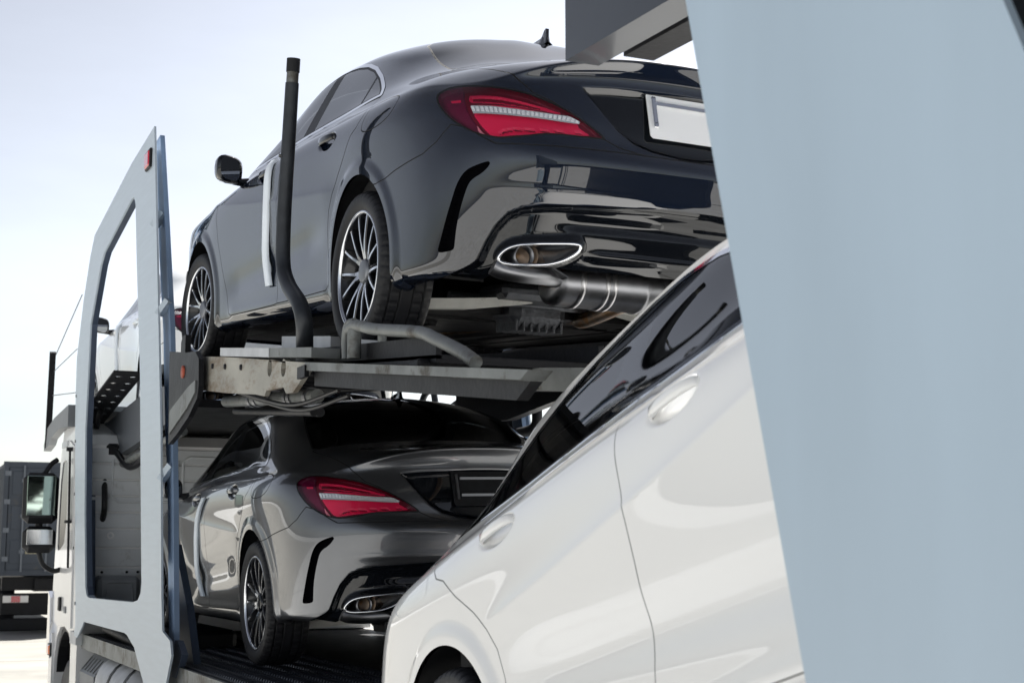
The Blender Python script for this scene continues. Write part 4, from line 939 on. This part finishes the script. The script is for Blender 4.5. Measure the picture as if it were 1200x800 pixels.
# ---- cab
CY, XL, XR = 11.34, 1.665, 3.895
CAB = [(CY, .98), (CY, 2.36), (11.45, 2.44), (12.2, 2.60), (12.55, 2.56), (12.70, 2.30), (12.80, 1.62), (12.86, 1.30), (12.86, .50), (12.62, .46), (12.60, .72), (12.50, .90), (12.33, .985), (12.10, 1.0), (11.85, .96), (11.78, .90)]
DOOR = [(11.72, 1.00), (11.80, 2.36), (12.16, 2.44), (12.56, 2.38), (12.66, 1.62), (12.70, 1.02), (12.45, .99), (12.0, 1.02)]
WINP = rnd([(12.13, 1.66), (12.16, 2.26), (12.30, 2.30), (12.53, 2.27), (12.61, 1.64), (12.55, 1.56)], 1)
b = MB(); b.prism(CAB, 'x', XL, XR); cab = tpart('cab', b, M['cab_white'])
b = plate(DOOR, [WINP], 'x', XL - .012, .011); cd = part('door', b, M['cab_white'], cab)
b = MB(); b.prism(WINP, 'x', XL - .006, XL - .002); part('window', b, M['black_gloss'], cab)
b = MB(); b.box((XL - .02, 12.28, 1.165), (.02, .09, .11), None, .008); part('door_handle', b, M['black_matte'], cab)
b = MB(); b.box((XL - .014, 12.02, 1.13), (.008, .10, .05)); part('badge_plate', b, M['plastic_grey'], cab)
b = MB(); b.box((XL - .016, 12.36, 2.42), (.012, .30, .045)); part('door_trim', b, M['cab_grey'], cab)
b = MB(); b.tube([(XL - .03, 11.83, 1.45), (XL - .03, 11.97, 2.36)], .009, 8); b.box((XL - .03, 11.90, 1.80), (.05, .09, .022)); b.box((XL - .03, 11.97, 2.36), (.05, .05, .03)); part('grab_rail', b, M['black_matte'], cab)
b = MB(); b.prism([(12.90, 1.25), (12.90, .75), (12.70, .72), (12.78, 1.20)], 'x', XL - .03, XL + .3); part('headlamp_pod', b, M['chrome'], cab)
b = MB(); b.prism([(12.80, .92), (12.80, .1), (12.62, .1), (12.62, .80), (12.66, .92)], 'x', XL - .02, XL + .35); bum = part('front_bumper', b, M['cab_white'], cab)
b = MB(); b.box((XL - .03, 12.71, .79), (.03, .12, .075), None, .01); part('marker_lamp', b, M['orange_marker'], cab)
b = MB(); b.box((XL - .024, 12.71, .79), (.02, .15, .105), None, .008); part('marker_lamp_base', b, M['black_matte'], cab)
# mudguard and front wheel
b = MB(); A_ = arc((12.15, .48), .52, -10, 190, 18) + arc((12.15, .48), .48, 190, -10, 18); b.prism(A_, 'x', XL + .02, XL + .40); part('mudguard', b, M['black_matte'], cab)
b = MB(); b.prism([(11.72, .95), (11.40, .95), (11.40, .0), (11.64, .0), (11.70, .5)], 'x', XL - .005, XL + .42); part('rear_mudguard', b, M['cab_white'], cab)
b = MB(); b.prism([(11.66, .99), (11.36, .99), (11.36, .90), (11.66, .90)], 'x', XL - .02, XL + .1); part('step', b, M['grey_alu'], cab)
b = MB(); b.lathe([(.22, .0), (.28, -.012), (.40, -.02), (.46, .0), (.475, .03), (.475, .25), (.45, .28), (.25, .29)], 48, 'x', (XL + .06, 12.15, .28)); tw = tpart('truck_wheel', b, M['rubber'])
b = MB(); b.lathe([(0, .02), (.10, .0), (.11, .05), (.19, .07), (.22, .0), (.245, -.005), (.25, .03)], 40, 'x', (XL + .06, 12.15, .28)); part('truck_rim', b, M['galv'], tw)
b = MB(); b.prism([(13.0, .0), (11.3, .0), (11.3, .9), (13.0, .9)], 'x', XL + .45, XR - .45); tpart('engine_tunnel', b, M['black_steel'])
# cab rear wall: horizontal ribbed panels
zs = [1.46, 1.60, 1.74, 1.86, 1.98, 2.10, 2.22, 2.34]
for i in range(len(zs) - 1):
    b = MB(); b.box(((XL + XR) / 2, CY - .008, (zs[i] + zs[i + 1]) / 2), (XR - XL - .06, .014, zs[i + 1] - zs[i] - .012), None, .004); part('rear_panel', b, M['cab_grey'], cab)
for x in (2.10, 2.62, 3.2):
    b = MB(); pr = [(x + .24 * sx, 2.11 + .17 * sz) for sx, sz in ((-.8, -1), (.8, -1), (1, -.8), (1, .8), (.8, 1), (-.8, 1), (-1, .8), (-1, -.8), (-.8, -1))]; b.tube([(p[0], CY - .016, p[1]) for p in pr], .010, 8); part('pressed_rib', b, M['cab_grey'], cab)
b = MB(); b.lathe([(.012, -.016), (.022, -.02), (.03, -.012)], 20, 'y', (1.86, CY, 1.69)); part('plug', b, M['cab_white'], cab)
b = MB(); b.box(((XL + XR) / 2, CY - .03, 1.425), (XR - XL - .02, .05, .05)); led = part('sill_rail', b, M['cab_grey'], cab)
for x in (1.80, 1.98, 2.06, 2.3):
    b = MB(); b.lathe([(0, -.012), (.010, -.012), (.010, 0)], 8, 'y', (x, CY - .055, 1.425)); part('bolt', b, M['black_steel'], cab)
b = MB(); b.box((1.89, CY - .16, 1.25), (.30, .26, .30), None, .03); lk = tpart('locker', b, M['plastic_grey'])
b = MB(); pr = [(1.89 + .10 * a_, 1.28 + .075 * c_) for a_, c_ in ((-.8, -1), (.8, -1), (1, -.7), (.9, .9), (.7, 1), (-.7, 1), (-.9, .9), (-1, -.7), (-.8, -1))]; b.tube([(p[0], CY - .291, p[1]) for p in pr], .007, 8); part('lid_rib', b, M['plastic_grey'], lk)
# roof edge fairing ahead of the cab, posts and wires of the top platform
b = MB(); F_ = [(11.9, 2.70), (12.7, 2.66), (13.18, 2.60), (13.32, 2.47), (13.30, 2.42), (13.0, 2.455), (12.9, 2.50), (12.4, 2.55), (11.9, 2.53)]; b.prism(F_, 'x', 1.60, 1.66); b.prism([(11.9, 2.70), (13.15, 2.62), (13.15, 2.58), (11.9, 2.66)], 'x', 1.66, 3.9); tpart('roof_fairing', b, M['plastic_grey'])
b = MB(); b.bar((1.62, 13.22, 2.45), (1.60, 12.98, 3.24), .05, .06); fp = tpart('front_post', b, M['black_steel'])
for (p, q) in (((1.62, 12.99, 3.20), (1.63, 11.62, 3.52)), ((1.62, 13.02, 3.08), (1.63, 11.75, 3.12)), ((1.62, 13.08, 2.88), (1.63, 11.75, 2.78))):
    b = MB(); b.tube([p, q], .004, 6); part('guard_wire', b, M['wire'], fp)
# top platform under the far white car: perforated edge plate and beam
b = MB(); b.prism([(12.1, 2.56), (9.4, 2.72), (9.4, 2.40), (11.75, 2.26), (12.1, 2.36)], 'x', 1.90, 1.96); tpart('platform_beam', b, M['platform_grey'])
hol = []
for i in range(9):
    for j in range(2):
        y = 10.55 + i * .20; x = 1.745 + j * .10; hol.append([(x + .028 * math.cos(a), y + .036 * math.sin(a)) for a in np.linspace(0, 2 * PI, 9)[:-1]])
b = plate([(1.69, 10.4), (1.90, 10.4), (1.90, 12.35), (1.69, 12.35)], hol, 'z', 0, .012); b.v = [(x, y, z + 2.72 + (11.0 - y) * .13) for x, y, z in b.v]; tpart('perforated_plate', b, M['black_steel'])
b = MB(); b.box((2.95, 11.2, 2.50), (1.9, 3.8, .05)); tpart('platform_floor', b, M['black_steel'])
b = MB(); b.tube([(1.95, 9.3, 2.32), (1.93, 11.75, 2.20)], .028, 12); tpart('platform_tube', b, M['galv'])
b = MB(); b.tube(smooth_path([(1.79, 11.55, 2.62), (1.80, 11.8, 2.50), (1.80, 11.82, 2.30), (1.80, 11.7, 2.12), (1.80, 11.62, 1.87), (1.80, 11.42, 1.775), (1.80, 11.28, 1.86), (1.80, 11.27, 1.95), (1.82, 11.42, 2.2), (1.88, 11.45, 2.33)], 6), .022, 10); tpart('hose', b, M['rubber_hose'])
b = MB(); b.tube(smooth_path([(1.88, 11.3, 2.30), (1.93, 11.0, 2.18), (1.95, 10.4, 2.25), (1.96, 9.9, 2.36)], 6), .024, 10); b.box((1.86, 11.4, 2.32), (.10, .16, .10), None, .02); tpart('hose_clamp', b, M['black_steel'])
# mirrors of the cab
def cab_mirror(z, h_, w, y, mg):
    b = MB(); b.box((1.475, y, z), (w, .12, h_), None, .045); o = tpart('cab_mirror', b, M['black_matte'])
    b = MB(); b.box((1.475, y - .061, z + .02), (w - .05, .008, h_ - .09), None, .02); part('mirror_glass', b, mg, o); return o
M['mirror_green'] = mat('greenish mirror glass', (.42, .52, .47), .04, 1.)
m1 = cab_mirror(1.99, .40, .27, 12.35, M['mirror_green']); m2 = cab_mirror(1.665, .21, .25, 12.35, M['chrome'])
b = MB(); b.tube(smooth_path([(1.60, 12.40, 2.30), (1.55, 12.38, 2.26), (1.50, 12.37, 2.18)], 4), .02, 10); part('mirror_arm', b, M['black_matte'], cab)
b = MB(); b.tube(smooth_path([(1.48, 12.37, 1.57), (1.52, 12.38, 1.47), (1.60, 12.40, 1.42), (1.66, 12.42, 1.43)], 4), .02, 10); part('mirror_arm', b, M['black_matte'], cab)
b = MB(); b.tube([(1.475, 12.38, 1.80), (1.475, 12.38, 1.75)], .03, 10); part('mirror_arm', b, M['black_matte'], cab)
# ---- fuel tank, battery box and gear below the frame
def rrect(w, h_, r, n=6):
    out = []
    for cx, cz, a0 in ((w - r, h_ - r, 0), (-w + r, h_ - r, 90), (-w + r, -h_ + r, 180), (w - r, -h_ + r, 270)): out += [(cx + r * math.cos(R(a0 + 90 * i / n)), cz + r * math.sin(R(a0 + 90 * i / n))) for i in range(n + 1)]
    return out
TK = lambda s_: [(1.98 + x * s_, .52 + z * s_) for x, z in rrect(.31, .36, .2)]
b = MB(); t0 = TK(1.); t1 = TK(.86); n = len(t0)
vs = [(x, 10.6, z) for x, z in t0] + [(x, 9.52, z) for x, z in t0] + [(x, 9.46, z) for x, z in t1]
b.add(vs, [(k * n + i, k * n + (i + 1) % n, (k + 1) * n + (i + 1) % n, (k + 1) * n + i) for k in range(2) for i in range(n)], True); b.add(vs[2 * n:], [tuple(range(n))]); tank = tpart('fuel_tank', b, M['grey_alu'])
b = MB(); b.lathe([(0, -.02), (.05, -.02), (.06, .0)], 20, 'y', (1.98, 9.455, .55)); part('tank_cap', b, M['black_matte'], tank)
for y in (9.58, 10.1):
    b = MB(); P = [(x, y, z) for x, z in TK(1.015)]; vs = [(x, y - .03, z) for x, _, z in P] + [(x, y + .03, z) for x, _, z in P]; b.add(vs, [(i, (i + 1) % n, n + (i + 1) % n, n + i) for i in range(n)], True); part('tank_strap', b, M['black_steel'], tank)
b = MB(); b.prism([(1.68, .0), (1.68, .72), (1.78, .84), (2.3, .84), (2.3, 0)], 'y', 10.7, 11.34); bx = tpart('battery_box', b, M['plastic_grey'])
for i in range(9):
    b = MB(); b.box((2.04, 10.74 + i * .068, .848), (.46, .022, .014)); part('lid_rib', b, M['black_matte'], bx)
for i in range(6):
    b = MB(); b.box((1.73, 10.70 + i * .12, .775), (.11, .012, .02), Matrix.Rotation(R(-50), 3, 'Y')); part('side_rib', b, M['galv'], bx)
b = MB(); b.box((2.15, 10.4, 1.0), (.5, 1.6, .16), None, .03); b.tube([(1.85, 9.9, .98), (1.80, 10.9, 1.05)], .05, 12); b.tube([(1.95, 9.5, 1.0), (1.95, 10.4, .97)], .035, 12); tpart('air_tank', b, M['black_steel'])
b = MB(); b.box((2.2, 9.6, .75), (.2, 3.6, .22)); b.box((3.36, 9.6, .75), (.2, 3.6, .22)); tpart('chassis_rail', b, M['black_steel'])
# ------------------------------------------------------------------ the trailer's rear end close to the camera
trailer = empty('transporter_trailer', 'pale blue steel side panel of the trailer close to the camera at right', 'trailer', (1.3, 1.8, -.2))
TT = Vector((1.3, 1.8, -.2))
def trpart(name, b, m, parent=None):
    o = part(name, b, m, parent or trailer)
    if parent is None: o.location = -TT
    return o
b = MB(); b.prism([(2.215, 2.81), (1.73, .99), (1.66, .6), (1.15, .6), (1.15, 1.75), (1.349, 2.205), (1.381, 2.281), (1.58, 2.74)], 'x', 1.300, 1.315); sp2 = trpart('side_panel', b, M['steel_blue'])
b = MB(); b.prism([(2.213, 2.81), (1.728, .99), (1.658, .6), (1.60, .6), (1.67, .99), (2.155, 2.81)], 'x', 1.3155, 1.36); trpart('panel_flange', b, M['steel_blue'], sp2)
b = MB(); b.prism([(1.36, 2.20), (1.10, 1.62), (1.0, 1.62), (1.0, 2.9), (1.66, 2.9)], 'x', 1.33, 1.40); trpart('panel_post', b, M['black_steel'])
# steel beam crossing above the black car's tail
b = MB(); yA, yB = 3.42, 1.6
b.prism([(1.70, 0), (1.80, 0), (1.80, .04), (1.765, .055), (1.765, .40), (1.70, .40)], 'y', yB, yA); b.v = [(x, y, z + 2.885 + (3.55 - y) * -.035) for x, y, z in b.v]; bm_ = trpart('top_beam', b, M['beam_grey'])
b = MB(); b.prism([(1.81, .0), (1.90, .0), (1.90, .06), (1.81, .06)], 'y', yB, 3.30); b.v = [(x, y, z + 2.88 + (3.55 - y) * -.035) for x, y, z in b.v]; trpart('beam_flange', b, M['black_steel'], bm_)
# ramp that holds the near white car nose up
b = MB(); sl = math.tan(R(16.34))
for x in (1.55, 2.95):
    y0, y1 = 4.6, .6; z = lambda y: .575 + (3.841 - y) * sl - .035
    b.add([(x, y0, z(y0)), (x + .5, y0, z(y0)), (x + .5, y1, z(y1)), (x, y1, z(y1)), (x, y0, z(y0) - .06), (x + .5, y0, z(y0) - .06), (x + .5, y1, z(y1) - .06), (x, y1, z(y1) - .06)], [(0, 1, 2, 3), (7, 6, 5, 4), (0, 4, 5, 1), (2, 6, 7, 3), (1, 5, 6, 2), (0, 3, 7, 4)])
trpart('ramp', b, M['black_steel'])
# unseen trailer decks, side and posts behind the camera, added for their reflections and shade
b = MB(); b.box((2.8, -3.4, 2.95), (2.2, 9.2, .16)); b.box((2.8, -3.0, .75), (2.3, 9.6, .2)); trpart('unseen_trailer_deck', b, M['black_steel'])
b = MB(); b.box((3.95, -2.6, 1.8), (.06, 10.8, 2.5)); trpart('unseen_trailer_side', b, M['black_steel'])
for y in (-7.6, -4.4, -1.2):
    b = MB(); b.box((1.64, y, 1.9), (.06, .5, 2.2)); trpart('unseen_trailer_post', b, M['steel_blue'])
# ------------------------------------------------------------------ protective foam strips on the cars' doors
def strip(car, label, path, w=.088):
    skin_v = STRIP_SKIN; pts = []
    P = [Vector((x, 0, z)) for x, z in path]; P = smooth_path(P, 5); vs = []; n = len(P)
    for p in P:
        row = []
        for dx, o_ in ((-w / 2, .004), (-w / 2, .014), (-w * .3, .019), (w * .3, .019), (w / 2, .014), (w / 2, .004)):
            q = (p.x + dx, p.z); i = np.argsort((skin_v[:, 0] - q[0]) ** 2 + (skin_v[:, 2] - q[1]) ** 2)[:4]; row.append((q[0], skin_v[i, 1].mean() + o_, q[1]))
        vs += row
    b = MB(); b.add(vs, [(i * 6 + j, i * 6 + j + 1, (i + 1) * 6 + j + 1, (i + 1) * 6 + j) for i in range(n - 1) for j in range(5)], True)
    root = b.build('door_strip', M['tape']); tag(root, label, 'foam strip', 'foam strips on car doors')
    return root
_s = body_surface(20, 6).reshape(-1, 3); STRIP_SKIN = _s[(_s[:, 1] > .5) & (_s[:, 0] > .6) & (_s[:, 0] < 2.3)]
bpy.context.view_layer.update()
for car, lab, path in ((car_black, 'pale foam strip on the black car door behind the guard post', [(1.37, .965), (1.335, .87), (1.345, .70), (1.366, .54), (1.357, .457), (1.31, .35)]), (car_grey, 'pale foam strip on the grey car front door', [(1.17, .90), (1.30, .82), (1.39, .717), (1.455, .513), (1.42, .411), (1.33, .322)]), (car_far, 'pale foam strip on the far white car front door', [(1.37, .965), (1.335, .87), (1.345, .70), (1.366, .54), (1.357, .457), (1.31, .35)])):
    o = strip(car, lab, path); o.matrix_world = car.matrix_world
# number plate and holders
def holder(car, withplate):
    b = MB(); 
    if withplate:
        b.prism([(-.165, .782), (-.155, .772), (.155, .772), (.165, .782), (.165, .937), (-.165, .937)], 'x', -.006, 0); hd = b
        hd.v = [(x - 1.030 + (z - .77) * .30, y, z) for x, y, z in hd.v]; o = hd.build('licence_plate', M['plate'], car)
        b = MB(); b.prism([(.10, .90), (-.10, .90), (-.10, .887), (.10, .887)], 'x', -.012, -.0065); b.v = [(x - 1.030 + (z - .77) * .30, y * 1.45, z + .012) for x, y, z in b.v]; b.build('plate_bar', M['chrome'], o)
        for s_ in (1, -1):
            b = MB(); b.box((-1.030 + .075 * .3 - .012, .145 * s_, .868), (.012, .020, .125), Matrix.Rotation(math.atan(.30), 3, 'Y'), .004); b.build('plate_bracket', M['chrome'], o)
            for zz in (.822, .918):
                b = MB(); b.lathe([(0, -.006), (.008, -.006), (.010, 0)], 12, 'x', (-1.030 + (zz - .77) * .3 - .018, .145 * s_, zz)); b.build('screw', M['steel'], o)
    else:
        b = MB(); b.prism([(-.165, .782), (-.155, .772), (.155, .772), (.165, .782), (.165, .937), (-.165, .937)], 'x', -.006, 0); b.v = [(x - 1.030 + (z - .77) * .30, y, z) for x, y, z in b.v]; o = b.build('plate_holder', M['black_matte'], car)
        for zz in (.825, .905):
            b = MB(); b.box((-1.030 + (zz - .77) * .3 - .012, 0, zz), (.008, .25, .012)); b.build('holder_bar', M['cap_grey'], o)
        for s_ in (1, -1):
            b = MB(); b.box((-1.030 + .095 * .3 - .010, .142 * s_, .865), (.008, .012, .125), Matrix.Rotation(math.atan(.30), 3, 'Y')); b.build('holder_rail', M['steel'], o)
holder(car_black, True); holder(car_grey, False)
# ------------------------------------------------------------------ container lorry parked across the yard
def lorry(loc, rz):
    root = empty('container_lorry', 'dark blue shipping container on a parked lorry behind the cab mirrors', 'lorry', loc)
    root.rotation_euler.z = rz; w, h0, h1, L = 1.22, 1.22, 3.62, 12.0
    b = MB(); b.box((0, L / 2 + .06, (h0 + h1) / 2), (2 * w - .06, L, h1 - h0 - .04)); c = part('container', b, M['container'], root)
    for sx in (-1, 1):
        b = MB(); b.box((sx * (w - .05), .0, (h0 + h1) / 2), (.10, .16, h1 - h0 + .0)); part('corner_post', b, M['container'], c)
        for i in range(30):
            b = MB(); b.box((sx * (w - .03), .4 + i * .385, (h0 + h1) / 2), (.06, .19, h1 - h0 - .2)); part('side_rib', b, M['container'], c)
        b = MB(); b.box((sx * .565, -.02, (h0 + h1) / 2), (1.09, .06, h1 - h0 - .24), None, .01); d = part('container_door', b, M['container'], root)
        for k in range(3):
            b = MB(); b.box((sx * .565, -.056, h0 + .5 + k * .72), (.94, .014, .50), None, .006); part('door_panel', b, M['container'], d)
        for k in (.30, .80):
            b = MB(); b.tube([(sx * (k), -.085, h0 + .08), (sx * k, -.085, h1 - .08)], .022, 8)
            for zz in (.5, 1.25, 2.0): b.box((sx * k, -.075, h0 + zz), (.10, .03, .07))
            part('lock_rod', b, M['container_rod'], d)
        for k in range(4):
            b = MB(); b.box((sx * 1.13, -.06, h0 + .35 + k * .6), (.12, .04, .10)); part('hinge', b, M['container_rod'], d)
    for zz in (h1 - .06, h0 + .06):
        b = MB(); b.box((0, .02, zz), (2 * w, .14, .12)); part('end_frame', b, M['container'], c)
    b = MB(); b.box((-.55, -.068, 1.95), (.34, .006, .55)); part('notice', b, M['notice'], c)
    b = MB(); b.box((0, 6, 1.02), (1.0, 12, .26)); b.box((0, .2, .62), (2.3, .12, .46), None, .02); b.box((0, .25, 1.05), (2.3, .2, .28)); b.box((0, .15, .2), (2.36, .12, .26), None, .02); part('chassis', b, M['black_steel'], root)
    for sx in (-1, 1):
        b = MB(); b.box((sx * .86, .10, .73), (.52, .05, .15), None, .01); t = part('rear_lamp', b, M['lamp_glass'], root)
        b = MB(); b.box((sx * .86, .065, .73), (.18, .02, .13)); part('red_lens', b, M['red_marker'], t)
        for y in (1.6, 2.9, 4.2):
            b = MB(); b.lathe([(.2, -.02), (.44, -.03), (.5, .02), (.5, .26), (.44, .3), (.2, .3)], 28, 'x', (sx * (w - .12) - (.28 if sx > 0 else 0), y, .5)); part('wheel', b, M['rubber'], root)
        b = MB(); b.box((sx * 1.0, 1.3, .75), (.4, .03, .8)); part('mudflap', b, M['rubber_hose'], root)
    return root
lorry((4.43, 33.3, -.2), R(-2.0))
